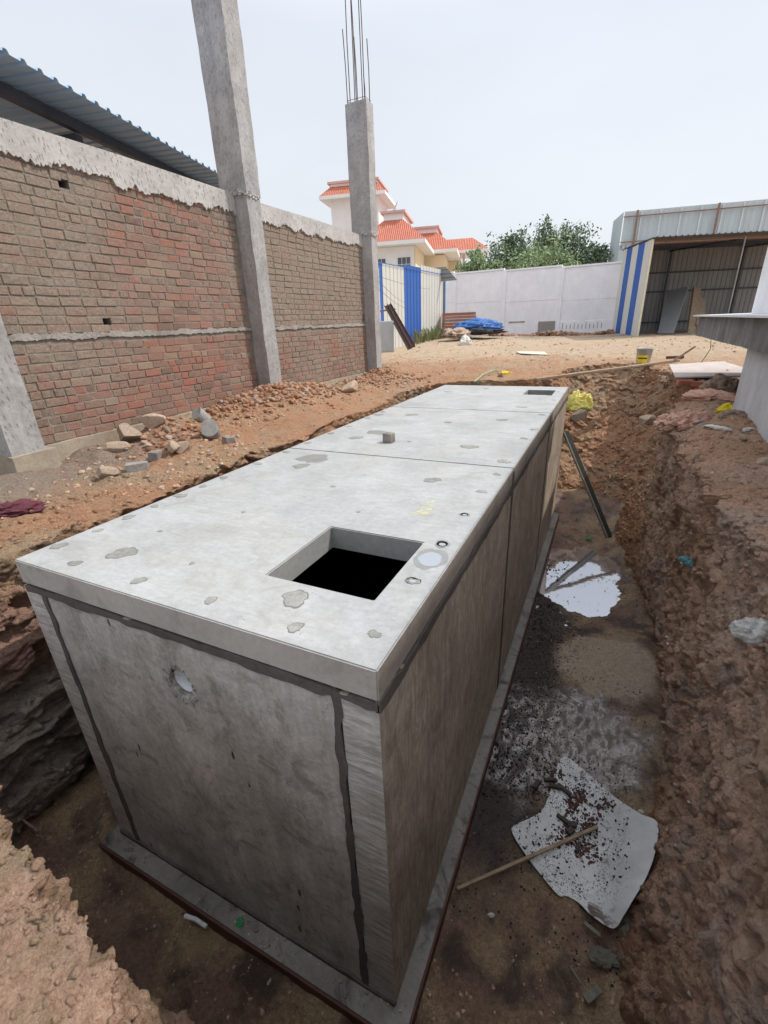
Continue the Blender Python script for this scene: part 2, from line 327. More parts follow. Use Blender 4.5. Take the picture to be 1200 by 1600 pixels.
M['plinth'] = m_concrete('plinth_concrete', (0.28, 0.235, 0.18), (0.42, 0.36, 0.285), blotch=0.5, stain=(0.25, 0.16, 0.10), bumpd=0.006)
M['cement'] = m_concrete('cement_lump', (0.22, 0.21, 0.195), (0.36, 0.345, 0.32), bumpd=0.006)
M['patch'] = m_concrete('grout', (0.19, 0.19, 0.175), (0.36, 0.355, 0.335), bumpd=0.008, pit=0.4, blotch=0.5, stain=(0.16,0.155,0.14))
M['ring'] = simple('dark_grout_line', (0.19, 0.19, 0.18), 0.9)
M['dampc'] = m_concrete('damp_concrete', (0.20, 0.205, 0.20), (0.29, 0.295, 0.285), bumpd=0.001, rough=0.3, pit=0)
M['plaster'] = m_concrete('painted_plaster', (0.46, 0.47, 0.48), (0.60, 0.61, 0.63), streak=((4, 4, 1), 1.6, 0.25), stain=(0.27, 0.26, 0.25), bumpd=0.003, pit=0.3)
M['beam2'] = m_concrete('rough_beam_plaster', (0.20, 0.195, 0.19), (0.38, 0.37, 0.365), streak=((6, 6, 1.2), 1.5, 0.5), stain=(0.10, 0.095, 0.09), bumpd=0.02, pit=0)
M['marble'] = simple('white_stone_sheet', (0.66, 0.68, 0.70), 0.35, 0.08)
M['white'] = m_concrete('white_wall_paint', (0.82, 0.82, 0.86), (0.93, 0.93, 0.96), streak=((3, 3, 1), 1.4, 0.22), stain=(0.66, 0.65, 0.68), bumpd=0.006, pit=0.3)
M['housewhite'] = simple('house_white', (0.78, 0.79, 0.80), 0.8, 0.04, 2)
M['cream'] = simple('house_sun_warm', (0.78, 0.66, 0.48), 0.8, 0.05, 2)  # warm sunlight painted into the side walls of the white house
M['pinktrim'] = simple('pink_trim', (0.60, 0.40, 0.38), 0.8, 0.08, 3)
M['glass'] = simple('window_glass', (0.10, 0.12, 0.13), 0.15, 0.1, 4)
M['tile'] = m_tile()
M['brick'] = m_brick()
M['roofsheet'] = m_corr('grey_roof_sheet', (0.40, 0.60, 0.82), 0.15, rough=0.55)
M['purlin'] = simple('dark_steel', (0.07, 0.075, 0.095), 0.6, 0.2, 5)
M['corrwhite'] = m_corr('offwhite_sheet', (0.60, 0.60, 0.555), 0.12)
M['corrblue'] = m_corr('blue_sheet', (0.035, 0.12, 0.42), 0.08)
M['corrgrey'] = m_corr('grey_sheet', (0.235, 0.245, 0.245), 0.25)
M['clear'] = m_corr('pale_blue_plastic_sheet', (0.52, 0.59, 0.62), 0.18)
M['rust'] = simple('rusty_steel', (0.27, 0.17, 0.13), 0.85, 0.4, 20)
M['rebar'] = simple('rebar', (0.13, 0.09, 0.07), 0.8, 0.3, 30)
M['steel'] = simple('prop_steel', (0.05, 0.055, 0.05), 0.45, 0.3, 30, 0.4)
M['steelhi'] = simple('prop_inner_tube', (0.26, 0.25, 0.21), 0.5, 0.3, 30, 0.3)
M['maroon'] = simple('red_oxide_steel', (0.10, 0.045, 0.035), 0.6, 0.25, 6)
M['wood'] = simple('weathered_wood', (0.30, 0.22, 0.15), 0.85, 0.3, 12)
M['darkwood'] = simple('wet_dark_wood', (0.05, 0.042, 0.036), 0.6, 0.35, 20)
M['greywood'] = simple('grey_wood', (0.16, 0.15, 0.12), 0.8, 0.3, 20)
M['palewood'] = simple('pale_board', (0.66, 0.60, 0.48), 0.8, 0.12, 6)
M['pinkboard'] = simple('pale_pink_board', (0.46, 0.40, 0.375), 0.7, 0.12, 5)
M['yellow'] = simple('yellow_plastic', (0.75, 0.60, 0.03), 0.45, 0.15, 12)
M['yellowpale'] = simple('pale_yellow_plastic', (0.72, 0.62, 0.17), 0.5, 0.2, 10)
M['bucket'] = simple('bucket_plastic', (0.42, 0.43, 0.42), 0.5, 0.25, 8)
M['blue'] = simple('blue_tarpaulin', (0.05, 0.15, 0.42), 0.5, 0.3, 5)
M['cloth'] = simple('dusty_pink_cloth', (0.58, 0.35, 0.27), 0.95, 0.25, 9, bs=120)
M['cloth2'] = simple('brown_sack', (0.28, 0.20, 0.16), 0.95, 0.3, 9, bs=120)
M['orange'] = simple('orange_scrap', (0.75, 0.17, 0.05), 0.7, 0.15, 8)
M['teal'] = simple('teal_rag', (0.10, 0.24, 0.25), 0.8, 0.3, 20)
M['paper'] = simple('white_scrap', (0.66, 0.65, 0.61), 0.8, 0.2, 15)
M['whiterag'] = simple('crumpled_white_plastic', (0.60, 0.59, 0.57), 0.6, 0.3, 20)
M['stone'] = simple('stone', (0.50, 0.385, 0.295), 0.95, 0.3, 9, bump=0.02, bs=22, rnd_=0.25)
M['clod'] = simple('orange_clod', (0.36, 0.175, 0.095), 0.95, 0.35, 9, bump=0.02, bs=22)
M['greystone'] = simple('grey_stone', (0.23, 0.205, 0.185), 0.95, 0.3, 9, bump=0.02, bs=22, rnd_=0.25)
M['redbrick'] = simple('loose_red_brick', (0.42, 0.17, 0.11), 0.9, 0.25, 14, rnd_=0.2)
M['chip'] = simple('black_chip', (0.020, 0.017, 0.016), 0.6, 0.5, 20)
M['mudred'] = simple('dark_red_mud', (0.085, 0.040, 0.032), 0.6, 0.4, 20)
M['pvc'] = simple('pvc_pipe', (0.62, 0.65, 0.68), 0.4, 0.08, 6)
M['shadeblack'] = simple('painted_shade', (0.004, 0.004, 0.006), 0.9, 0.1, 6, bump=0)  # near-black, paints the shade inside openings
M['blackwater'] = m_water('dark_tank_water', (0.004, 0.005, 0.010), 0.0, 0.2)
M['water'] = m_water('puddle_water', (0.50, 0.51, 0.545), 0.8, 0.035, 2)
M['lidwater'] = m_water('lid_puddle_water', (0.50, 0.53, 0.57), 0.6, 0.03, 2)
M['leafA'] = m_leaf('dark_leaf', (0.07, 0.105, 0.07), (0.15, 0.21, 0.12))
M['leafB'] = m_leaf('light_leaf', (0.14, 0.21, 0.11), (0.26, 0.34, 0.18))
M['bark'] = simple('bark', (0.12, 0.09, 0.065), 0.9)
M['weed'] = m_leaf('weed', (0.12, 0.15, 0.06), (0.26, 0.26, 0.13))
M['green'] = simple('green_plastic', (0.06, 0.30, 0.14), 0.5, 0.15)
M['hose'] = simple('pale_green_hose', (0.25, 0.38, 0.26), 0.5, 0.15)
M['wire'] = simple('wire', (0.03, 0.03, 0.03), 0.6, 0.1)
M['chalk'] = simple('yellow_chalk', (0.62, 0.60, 0.22), 0.9, 0.15, 30)
M['plaid'] = simple('maroon_cloth', (0.13, 0.04, 0.055), 0.9, 0.5, 30)
M['bluepost'] = simple('light_blue_post', (0.25, 0.42, 0.62), 0.6, 0.1)
M['cabinet'] = simple('grey_painted_metal', (0.50, 0.55, 0.57), 0.5, 0.08, 4)

# ------------------------------------------------------------------ object helpers
class MB:
    def __init__(s): s.v = []; s.f = []; s.uv = None
    def add(s, vs, fs):
        o = len(s.v); s.v += [tuple(map(float, v)) for v in vs]; s.f += [tuple(i + o for i in f) for f in fs]; return s
    def box(s, a, b, ax=None, jit=0, rr=None):
        """box from corner a to b; ax = (origin, X, Y, Z) frame"""
        vs = [(x, y, z) for z in (a[2], b[2]) for y in (a[1], b[1]) for x in (a[0], b[0])]
        if jit: vs = [tuple(c + (rr or rnd).uniform(-jit, jit) for c in v) for v in vs]
        if ax is not None:
            o, X, Y, Z = [np.array(t, float) for t in ax]; vs = [o + X * v[0] + Y * v[1] + Z * v[2] for v in vs]
        return s.add(vs, [(0, 2, 3, 1), (4, 5, 7, 6), (0, 1, 5, 4), (2, 6, 7, 3), (0, 4, 6, 2), (1, 3, 7, 5)])
    def tube(s, pts, r, n=8, cap=True):
        pts = [np.array(p, float) for p in pts]; o = len(s.v); rs = r if isinstance(r, (list, tuple)) else [r] * len(pts)
        for k, p in enumerate(pts):
            t = pts[min(k + 1, len(pts) - 1)] - pts[max(k - 1, 0)]; t = t / (np.linalg.norm(t) + 1e-9)
            a = np.cross(t, (0, 0, 1) if abs(t[2]) < 0.9 else (1, 0, 0)); a /= np.linalg.norm(a); b = np.cross(t, a)
            for j in range(n):
                q = p + rs[k] * (a * math.cos(2 * math.pi * j / n) + b * math.sin(2 * math.pi * j / n)); s.v.append(tuple(q))
        for k in range(len(pts) - 1):
            for j in range(n):
                s.f.append((o + k * n + j, o + k * n + (j + 1) % n, o + (k + 1) * n + (j + 1) % n, o + (k + 1) * n + j))
        if cap:
            s.f.append(tuple(o + j for j in range(n))[::-1]); s.f.append(tuple(o + (len(pts) - 1) * n + j for j in range(n)))
        return s
    def prism(s, poly, d):
        n = len(poly); d = np.array(d, float); p2 = [np.array(p, float) + d for p in poly]
        return s.add(list(poly) + p2, [tuple(range(n))[::-1], tuple(range(n, 2 * n))] + [(i, (i + 1) % n, n + (i + 1) % n, n + i) for i in range(n)])
    def build(s, name, mat, parent=None, smooth=False, fixn=True):
        me = bpy.data.meshes.new(name); me.from_pydata(s.v, [], s.f); me.update()
        if fixn:
            bm = bmesh.new(); bm.from_mesh(me); bmesh.ops.recalc_face_normals(bm, faces=bm.faces); bm.to_mesh(me); bm.free()
        return link(name, me, mat, parent, smooth)
def link(name, me, mat, parent=None, smooth=False):
    o = bpy.data.objects.new(name, me); COL.objects.link(o)
    if mat is not None and not me.materials: me.materials.append(M[mat] if isinstance(mat, str) else mat)
    if smooth: me.polygons.foreach_set('use_smooth', [True] * len(me.polygons))
    if parent is not None:
        o.parent = parent; o.matrix_parent_inverse = Matrix.Translation(parent.location).inverted()
    return o
def tag(o, label=None, cat=None, group=None, kind=None):
    if label: o['label'] = label
    if cat: o['category'] = cat
    if group: o['group'] = group
    if kind: o['kind'] = kind
    return o
def thing(name, loc, label, cat, group=None):
    o = bpy.data.objects.new(name, None); o.empty_display_size = 0.2; COL.objects.link(o); o.location = tuple(map(float, loc)); return tag(o, label, cat, group)
def bevel(o, w=0.004, seg=2):
    bm = bmesh.new(); bm.from_mesh(o.data); bmesh.ops.bevel(bm, geom=bm.edges[:], offset=w, segments=seg, affect='EDGES', profile=0.6); bm.to_mesh(o.data); bm.free(); return o
def plate(name, outer, holes, mp, depth, mat, parent=None):
    """flat plate with holes: 2-D loops mapped by mp(u, v) to 3-D, extruded by depth vector"""
    bm = bmesh.new(); E = []
    for loop in [outer] + holes:
        vs = [bm.verts.new(tuple(map(float, mp(*p)))) for p in loop]
        for i in range(len(vs)): E.append(bm.edges.new((vs[i], vs[(i + 1) % len(vs)])))
    g = bmesh.ops.triangle_fill(bm, edges=E, use_beauty=True)
    fs = [e for e in g['geom'] if isinstance(e, bmesh.types.BMFace)]
    r = bmesh.ops.extrude_face_region(bm, geom=fs)
    bmesh.ops.translate(bm, vec=depth, verts=[v for v in r['geom'] if isinstance(v, bmesh.types.BMVert)])
    bmesh.ops.recalc_face_normals(bm, faces=bm.faces)
    me = bpy.data.meshes.new(name); bm.to_mesh(me); bm.free(); return link(name, me, mat, parent)
def grid_mesh(name, V, nu, nv, mat, closed_u=False, smooth=True, parent=None):
    V = np.ascontiguousarray(V.reshape(-1, 3), dtype=np.float32); me = bpy.data.meshes.new(name)
    iu = np.arange(nu if closed_u else nu - 1); iv = np.arange(nv - 1)
    a, b = np.meshgrid(iu, iv, indexing='ij'); a2 = (a + 1) % nu
    q = np.stack([a * nv + b, a2 * nv + b, a2 * nv + b + 1, a * nv + b + 1], -1).reshape(-1, 4).astype(np.int32)
    me.vertices.add(len(V)); me.vertices.foreach_set('co', V.ravel())
    me.loops.add(q.size); me.loops.foreach_set('vertex_index', q.ravel())
    me.polygons.add(len(q)); me.polygons.foreach_set('loop_start', np.arange(0, q.size, 4, dtype=np.int32))
    me.update(calc_edges=True)
    return link(name, me, mat, parent, smooth)
def rock_mesh(name, seed, sub=2, sq=(1, 0.8, 0.6), amp=0.22, cuts=9):
    bm = bmesh.new(); bmesh.ops.create_icosphere(bm, subdivisions=sub, radius=1)
    P = np.array([v.co[:] for v in bm.verts]); r2 = random.Random(seed)
    for k in range(cuts):
        n = np.array([r2.gauss(0, 1) for _ in range(3)]); n /= np.linalg.norm(n); d = r2.uniform(0.38, 0.78)
        h = P @ n; P = P - np.outer(np.maximum(h - d, 0), n)
    P = P * (1 + amp * 0.4 * fbm(P * 1.8 + seed * 7, 3, seed)[:, None]) * np.array(sq)
    for v, p in zip(bm.verts, P): v.co = p
    me = bpy.data.meshes.new(name); bm.to_mesh(me); bm.free(); return me
def rag_mesh(name, seed, sub=5, amp=0.5, fr=1.5):
    bm = bmesh.new(); bmesh.ops.create_icosphere(bm, subdivisions=sub, radius=1)
    P = np.array([v.co[:] for v in bm.verts]); r2 = random.Random(seed); a = r2.uniform(0, 3.14)
    Q = P @ np.array([[math.cos(a), math.sin(a), 0], [-math.sin(a), math.cos(a), 0], [0, 0, 1]]) * np.array([0.8, 2.2, 1.3])
    W = Q + 0.6 * np.stack([fbm(Q * 1.2, 3, seed + 1), fbm(Q * 1.2 + 5, 3, seed + 2), fbm(Q * 1.2 + 9, 3, seed + 3)], -1)
    rg = sum(w_ * (1 - 2 * np.abs(vnoise(W * f_ * fr, seed + 10 + i_))) for i_, (f_, w_) in enumerate(((1, .30), (2.1, .16), (4.3, .055), (9, .015))))
    ang = np.arctan2(P[:, 1], P[:, 0]); lobe = vnoise(np.stack([np.cos(ang) * 1.8, np.sin(ang) * 1.8, 0 * ang + seed], -1), seed)
    k = 0.85 + rg * 0.75 + 0.30 * lobe
    P = P * k[:, None]; P[:, 2] = np.where(P[:, 2] < 0, P[:, 2] * 0.35, P[:, 2])
    for v, p in zip(bm.verts, P): v.co = p
    me = bpy.data.meshes.new(name); bm.to_mesh(me); bm.free(); return me
def put(name, me, mat, loc, size, rot=(0, 0, 0), label=None, cat=None, group=None, parent=None, smooth=True):
    if mat is not None and not me.materials: me.materials.append(M[mat])
    if smooth: me.polygons.foreach_set('use_smooth', [True] * len(me.polygons))
    o = bpy.data.objects.new(name, me); COL.objects.link(o); o.location = tuple(map(float, loc)); o.rotation_euler = rot
    o.scale = size if isinstance(size, tuple) else (size,) * 3
    if label: tag(o, label, cat, group)
    return o

# ------------------------------------------------------------------ terrain heights
HEAPS = [(-4.15, 4.85, 0.62, 0.30), (-4.35, 4.0, 0.55, 0.16), (-4.05, 5.75, 0.6, 0.20), (-4.2, 8.8, 0.5, 0.22), (-4.1, 7.6, 0.6, 0.12), (-3.5, 6.6, 0.5, 0.06),
         (-3.85, 2.6, 0.55, 0.12), (-4.5, 2.9, 0.35, 0.14), (-4.25, 0.9, 0.35, 0.10), (-4.45, 1.9, 0.3, 0.08), (1.75, 4.4, 0.5, 0.10), (1.3, 7.8, 0.9, 0.14), (0.6, 10.6, 0.8, 0.10), (-2.4, 11.5, 0.9, 0.14), (-0.6, 12.3, 0.9, 0.10), (2.0, 6.3, 0.7, 0.10)]
def H0(x, y):
    x = np.asarray(x, float); y = np.asarray(y, float)
    h = -0.02 + 0.42 * sst(8.5, 20, y) + 0.24 * sst(9, 22, y) * sst(-1, -13, x)
    h = h - 0.10 * (1 - sst(1.0, 3.4, y)) * (1 - sst(-2.6, -2.0, x)) - 0.20 * (1 - sst(-0.9, -0.45, y))
    h = h + 0.09 * sst(1.2, 1.9, x) * sst(1.5, 4, y) * (1 - sst(8, 12, y))
    for a, b, r, k in HEAPS: h = h + k * np.exp(-(((x - a) ** 2 + (y - b) ** 2) / (r * r)))
    return h
def Hn(x, y):
    x = np.asarray(x, float); y = np.asarray(y, float); P = np.stack([x, y, 0 * x], -1)
    d = sst(30, 10, y)
    f1, f2, c = worley(P * 3.6 + 0.5 * fbm(P * 2, 2, 5)[:, None], 3); g1, g2, c2 = worley(P * 9.5 + 0.6 * fbm(P * 5, 2, 8)[:, None], 9)
    m = sst(0.0, 0.5, fbm(P * 0.8 + 9, 3, 21) + 0.25)
    n = 0.05 * fbm(P * 0.9, 4, 1) + 0.030 * fbm(P * 5, 4, 2) + m * (0.05 * (0.5 - f1) * c + 0.030 * (0.5 - g1)) + 0.006 * fbm(P * 30, 3, 6)
    return n * (0.35 + 0.65 * d)
def H(x, y):
    x = np.atleast_1d(np.asarray(x, float)); y = np.atleast_1d(np.asarray(y, float)); return H0(x, y) + Hn(x, y)
def h1(x, y): return float(H(x, y)[0])
def G(px, py):
    """ground point seen at a place measured in the photograph"""
    d = ray(px, py); t = np.concatenate([np.arange(1.5, 12, 0.02), np.arange(12, 60, 0.05)])[:, None]
    P = CAM + d * t; z = H0(P[:, 0], P[:, 1]); k = int(np.argmax(P[:, 2] < z + 0.0)); p = P[k]
    return np.array([p[0], p[1], h1(p[0], p[1])])

# ------------------------------------------------------------------ ground: pit edge, pit walls, yard out to the horizon
CTRL = [  # crest x, y ; foot x, y ; foot z ; spacing
    (1.42, -0.95, 1.20, -0.75, -2.5, .013), (1.40, 0.3, 1.18, 0.4, -2.5, .012), (1.44, 1.3, 1.28, 1.25, -2.5, .012), (1.38, 2.3, 1.47, 2.3, -2.5, .012),
    (1.33, 3.5, 1.53, 3.3, -2.5, .013), (1.30, 4.5, 1.47, 4.6, -2.5, .015), (1.45, 5.6, 1.32, 5.9, -2.5, .017), (1.85, 7.1, 1.10, 6.9, -2.5, .02),
    (1.85, 9.3, 1.0, 7.7, -2.5, .02), (1.2, 10.9, 0.75, 8.15, -2.5, .02), (0.2, 10.8, 0.1, 8.35, -2.5, .03), (-0.8, 8.9, -0.9, 8.2, -2.5, .04),
    (-2.6, 8.2, -2.5, 8.0, -2.5, .04), (-2.78, 7.0, -2.6, 7.0, -2.5, .03), (-2.60, 5.0, -2.6, 5.0, -2.5, .03), (-2.58, 3.5, -2.6, 3.5, -2.5, .02),
    (-2.68, 2.2, -2.65, 2.2, -2.5, .018), (-2.72, 1.0, -2.9, 1.0, -2.35, .014), (-2.70, 0.2, -2.98, 0.2, -2.3, .013), (-2.85, -0.7, -2.9, -0.7, -2.3, .013),
    (-2.6, -1.25, -2.5, -0.95, -2.4, .02), (-1.6, -0.85, -1.5, -0.80, -2.5, .013), (-0.8, -0.83, -0.75, -0.80, -2.5, .010), (-0.1, -0.90, -0.1, -0.82, -2.5, .010), (0.7, -0.88, 0.7, -0.78, -2.5, .018)]
def build_ground():
    C = np.array(CTRL); n = len(C); pts = []
    for i in range(n):
        p0, p1, p2, p3 = C[i - 1], C[i], C[(i + 1) % n], C[(i + 2) % n]
        L = np.linalg.norm(p2[:2] - p1[:2]); k = max(2, int(L / (0.5 * (p1[5] + p2[5]))))
        t = (np.arange(k) / k)[:, None]
        pts.append(0.5 * ((2 * p1) + (-p0 + p2) * t + (2 * p0 - 5 * p1 + 4 * p2 - p3) * t ** 2 + (-p0 + 3 * p1 - 3 * p2 + p3) * t ** 3))
    A = np.concatenate(pts); ns = len(A); cr = A[:, :2]; ft = A[:, 2:4]; fz = A[:, 4]
    tg = np.roll(cr, -8, 0) - np.roll(cr, 8, 0); tg /= np.linalg.norm(tg, axis=1)[:, None]
    nn = np.stack([tg[:, 1], -tg[:, 0]], -1)          # outward
    # smooth normals so that far rings stay clean
    for _ in range(60): nn = (nn + np.roll(nn, 6, 0) + np.roll(nn, -6, 0)) / 3
    nn /= np.linalg.norm(nn, axis=1)[:, None]
    cen = np.array([-0.6, 3.6])
    # outward distances
    ds = []; d = 0.0; st = 0.013
    while d < 400:
        ds.append(d); d += st
        if d > 0.7: st *= 1.022 if d < 14 else 1.08
    ds = np.array(ds); nd = len(ds); nt_ = 150; ts = np.linspace(1, 0, nt_, endpoint=False)
    nv = nt_ + nd
    V = np.zeros((ns, nv, 3))
    # outer part
    fan = sst(0.5, 12, ds)[None, :, None]
    rad = cr - cen; rad /= np.linalg.norm(rad, axis=1)[:, None]
    dirs = nn[:, None, :] * (1 - fan) + rad[:, None, :] * fan; dirs /= np.linalg.norm(dirs, axis=2)[:, :, None]
    XY = cr[:, None, :] + dirs * ds[None, :, None]
    z = H(XY[:, :, 0].ravel(), XY[:, :, 1].ravel()).reshape(ns, nd)
    V[:, nt_:, :2] = XY; V[:, nt_:, 2] = z
    # crest edge crumbles a little
    cz = z[:, 0]
    tt = ts[None, :]
    e = tt ** 1.25
    V[:, :nt_, 0] = cr[:, None, 0] + (ft - cr)[:, None, 0] * e; V[:, :nt_, 1] = cr[:, None, 1] + (ft - cr)[:, None, 1] * e
    V[:, :nt_, 2] = cz[:, None] + (fz - 0.06 - cz)[:, None] * tt
    P = V[:, :nt_ + 60].reshape(-1, 3)
    dep = np.concatenate([ts * 0 + 1, np.exp(-ds[:60] / 0.10)])[None, :] * np.ones((ns, 1))
    dep = dep.ravel()
    NX = np.repeat(nn, nt_ + 60, axis=0)
    left = (1 - sst(-2.4, -2.1, P[:, 0])) * (1 - sst(3, 5, P[:, 1])); right = sst(0.9, 1.1, P[:, 0])
    W = P + 0.25 * np.stack([fbm(P * 1.7, 3, 31), fbm(P * 1.7 + 9, 3, 32), fbm(P * 1.7 + 19, 3, 33)], -1)
    big = fbm(W * 1.3, 3, 41)
    f1, f2, c = worley(W * 4.2, 51); g1, g2, c2 = worley(W * 11.0 + 3, 52)
    strata = fbm(W * np.array([1.6, 1.6, 7.0]), 4, 61); s1, s2, sc = worley(W * np.array([3.0, 3.0, 8.5]), 62)
    front = 1 - sst(-0.75, -0.5, P[:, 1]); q1_, q2_, qc = worley(W * 24 + 5, 53)
    rg_ = 1 - np.abs(fbm(W * 6.5, 4, 54)) * 2
    rough = 0.10 * big + 0.06 * (0.55 - f1) + 0.06 * (c - 0.5) + 0.035 * (0.5 - g1) + 0.030 * (c2 - 0.5) + (0.018 * (0.5 - q1_) + 0.016 * (qc - 0.5)) * (1 - 0.7 * front) - front * 0.05 * fbm(W * 2.6, 2, 57) + 0.035 * rg_ - 0.03 + 0.016 * fbm(P * 40, 3, 71)
    ridg = 0.12 * big + 0.16 * (sc - 0.5) + 0.06 * (0.5 - s1) + 0.10 * strata + 0.025 * fbm(P * np.array([18, 18, 30]), 3, 72)
    disp = (rough * (1 - left) + ridg * left) * dep
    # a smooth clay-smeared strip low on the right bank
    P = P - np.concatenate([NX * disp[:, None], np.zeros((len(P), 1))], 1)
    P[:, 2] += dep * (0.04 * fbm(W * 3.1, 3, 81) + 0.02 * fbm(P * 14, 3, 82)) * (0.6 + 0.4 * right)
    V[:, :nt_ + 60] = P.reshape(ns, nt_ + 60, 3)
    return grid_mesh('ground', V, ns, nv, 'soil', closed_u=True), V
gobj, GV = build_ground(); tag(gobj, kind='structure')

def floor_z(x, y):
    P = np.stack([x, y, 0 * x], -1)
    z = -2.482 + 0.030 * fbm(P * 1.5, 3, 90) + 0.030 * fbm(P * 7, 4, 91) + 0.014 * fbm(P * 26, 3, 92)
    g1, g2, c = worley(P * 12, 93); z = z + 0.012 * (0.5 - g1) * sst(0.0, 0.3, fbm(P * 1.3, 2, 94))
    w_ = 0.10 * fbm(P * 3, 3, 95)
    def ell(a, b, ra, rb, rot=0.0):
        c_, s_ = math.cos(rot), math.sin(rot); u = (x - a) * c_ + (y - b) * s_; v = -(x - a) * s_ + (y - b) * c_
        return 1 - sst(0.75, 1.25, np.sqrt((u / ra) ** 2 + (v / rb) ** 2) + w_ * 3.4)
    z = z - 0.085 * ell(0.60, 5.45, 0.72, 0.95, 0.35)
    z = z + 0.05 * ell(1.05, 3.5, 0.6, 0.6)
    z = z + 0.22 * np.exp(-(((x + 2.9) / 0.45) ** 2 + ((y - 0.2) / 1.0) ** 2)) + 0.10 * sst(0.9, 1.5, x) + 0.25 * sst(7.2, 8.2, y)
    z = z + 0.05 * sst(0.0, -0.8, y)
    return z
xs = np.arange(-3.6, 2.1, 0.022); ys = np.arange(-1.3, 9.4, 0.022)
X, Y = np.meshgrid(xs, ys, indexing='ij')
V = np.stack([X.ravel(), Y.ravel(), floor_z(X.ravel(), Y.ravel())], -1)
tag(grid_mesh('pit_floor', V, len(xs), len(ys), 'floor'), kind='structure')
def fz1(x, y): return float(floor_z(np.array([float(x)]), np.array([float(y)]))[0])
WZ = -2.502
def water(name, x0, x1, y0, y1, mat):
    me = MB().add([(x0, y0, WZ), (x1, y0, WZ), (x1, y1, WZ), (x0, y1, WZ)], [(0, 1, 2, 3)]); return tag(me.build(name, mat), kind='structure')
water('puddle_water', 0.10, 1.9, 3.75, 6.9, 'water')

# ------------------------------------------------------------------ the concrete tank
W_, L_, T_, HB = 2.30, 7.73, 0.149, 2.375
tank = thing('concrete_tank', (-W_ / 2, L_ / 2, -2.525), 'huge rectangular grey precast concrete tank lying in the dug pit with two open hatches', 'concrete tank')
def rect(x0, y0, x1, y1): return [(x0, y0), (x1, y0), (x1, y1), (x0, y1)]
sA, sB = 2.600, 5.166
hat1 = rect(-0.825, 0.405, -0.213, 1.032)
b_ = [at_z(*p, 0.0) for p in ((802, 616), (811, 609), (868, 608), (862, 617))]
hat2 = rect(-0.62, 6.72, -0.17, 7.28)
def lid(y0, y1, hole):
    o = plate('lid_slab', rect(-W_, y0, 0, y1), [hole] if hole else [], lambda u, v: (u, v, 0.0), (0, 0, -T_), 'lid', tank)
    o.data.materials.append(M['lidface']); o.data.materials.append(M['hatch']); o.data.materials.append(M['edgebrown'])
    bm = bmesh.new(); bm.from_mesh(o.data); ed = [e for e in bm.edges if len(e.link_faces) == 2 and e.calc_face_angle() > 1.0]
    bmesh.ops.bevel(bm, geom=ed, offset=0.006, segments=2, affect='EDGES'); bm.to_mesh(o.data); bm.free()
    for p in o.data.polygons:
        n = p.normal; c = p.center
        if abs(n.z) < 0.25: p.material_index = 1
        if hole and hole[0][0] - 0.01 < c.x < hole[1][0] + 0.01 and hole[0][1] - 0.01 < c.y < hole[2][1] + 0.01 and abs(n.z) < 0.25: p.material_index = 2
    for p in o.data.polygons:
        if p.center.x > -0.003: p.material_index = 3
    return o
lid(0, sA - 0.006, hat1); lid(sA + 0.006, sB - 0.006, None); lid(sB + 0.006, L_, hat2)
for y in (sA, sB): MB().box((-W_ + 0.004, y - 0.006, -T_), (-0.004, y + 0.006, -0.004)).build('seam_filler', 'joint', tank)
zt, zb = -T_ - 0.018, -HB; pw = 0.20
# front wall panel with a broken pipe hole
hc = at_z(281, 1071, 0); hp = (lambda p: p)(CAM + ray(281, 1069) * ((0.0 - CAM[1]) / ray(281, 1069)[1]))
hx, hz = hp[0], hp[2]
hole = [(hx + (0.084 + 0.012 * math.sin(k * 2.3) + rnd.uniform(-0.008, 0.008)) * math.cos(2 * math.pi * k / 28), hz + (0.096 + 0.012 * math.sin(k * 1.7) + rnd.uniform(-0.008, 0.008)) * math.sin(2 * math.pi * k / 28)) for k in range(28)]
plate('front_wall', rect(-W_ + pw, zb, -pw, zt), [hole], lambda u, v: (u, 0.004, v), (0, 0.15, 0), 'front', tank)
# rough rim and pipe in the hole
rim = MB()
for k in range(130):
    a = rnd.uniform(0, 6.283) if k % 3 else rnd.uniform(3.4, 5.2); rr = rnd.uniform(0.92, 1.22) * 0.09; lo = rnd.uniform(0.004, 0.011)
    c0 = np.array((hx + rr * math.cos(a), 0.006 + rnd.uniform(-0.004, 0.02), hz + rr * 1.15 * math.sin(a) - 0.008))
    rim.box((-lo, -lo * 0.7, -lo), (lo, lo * 0.7, lo), (c0, (math.cos(a), 0, math.sin(a)), (0, 1, 0), (-math.sin(a), 0, math.cos(a))), 0.004)
rim.build('broken_rim', 'cement', tank)
pp = MB(); 
n_ = 24
for (r0, r1) in ((0.068, 0.073),):
    vs = []; 
    for yy in (0.03, 0.22):
        for rr in (r0, r1):
            for k in range(n_): vs.append((hx + rr * math.cos(2 * math.pi * k / n_), yy, hz + rr * math.sin(2 * math.pi * k / n_)))
    fs = []
    for k in range(n_):
        k2 = (k + 1) % n_
        fs += [(k, k2, n_ + k2, n_ + k), (k, 2 * n_ + k, 2 * n_ + k2, k2), (n_ + k, n_ + k2, 3 * n_ + k2, 3 * n_ + k)]
    pp.add(vs, fs)
pp.add([(hx + 0.071 * math.cos(2 * math.pi * k / n_), 0.13, hz + 0.071 * math.sin(2 * math.pi * k / n_)) for k in range(n_)], [tuple(range(n_))])
pp.build('pipe_stub', 'pvc', tank, True)
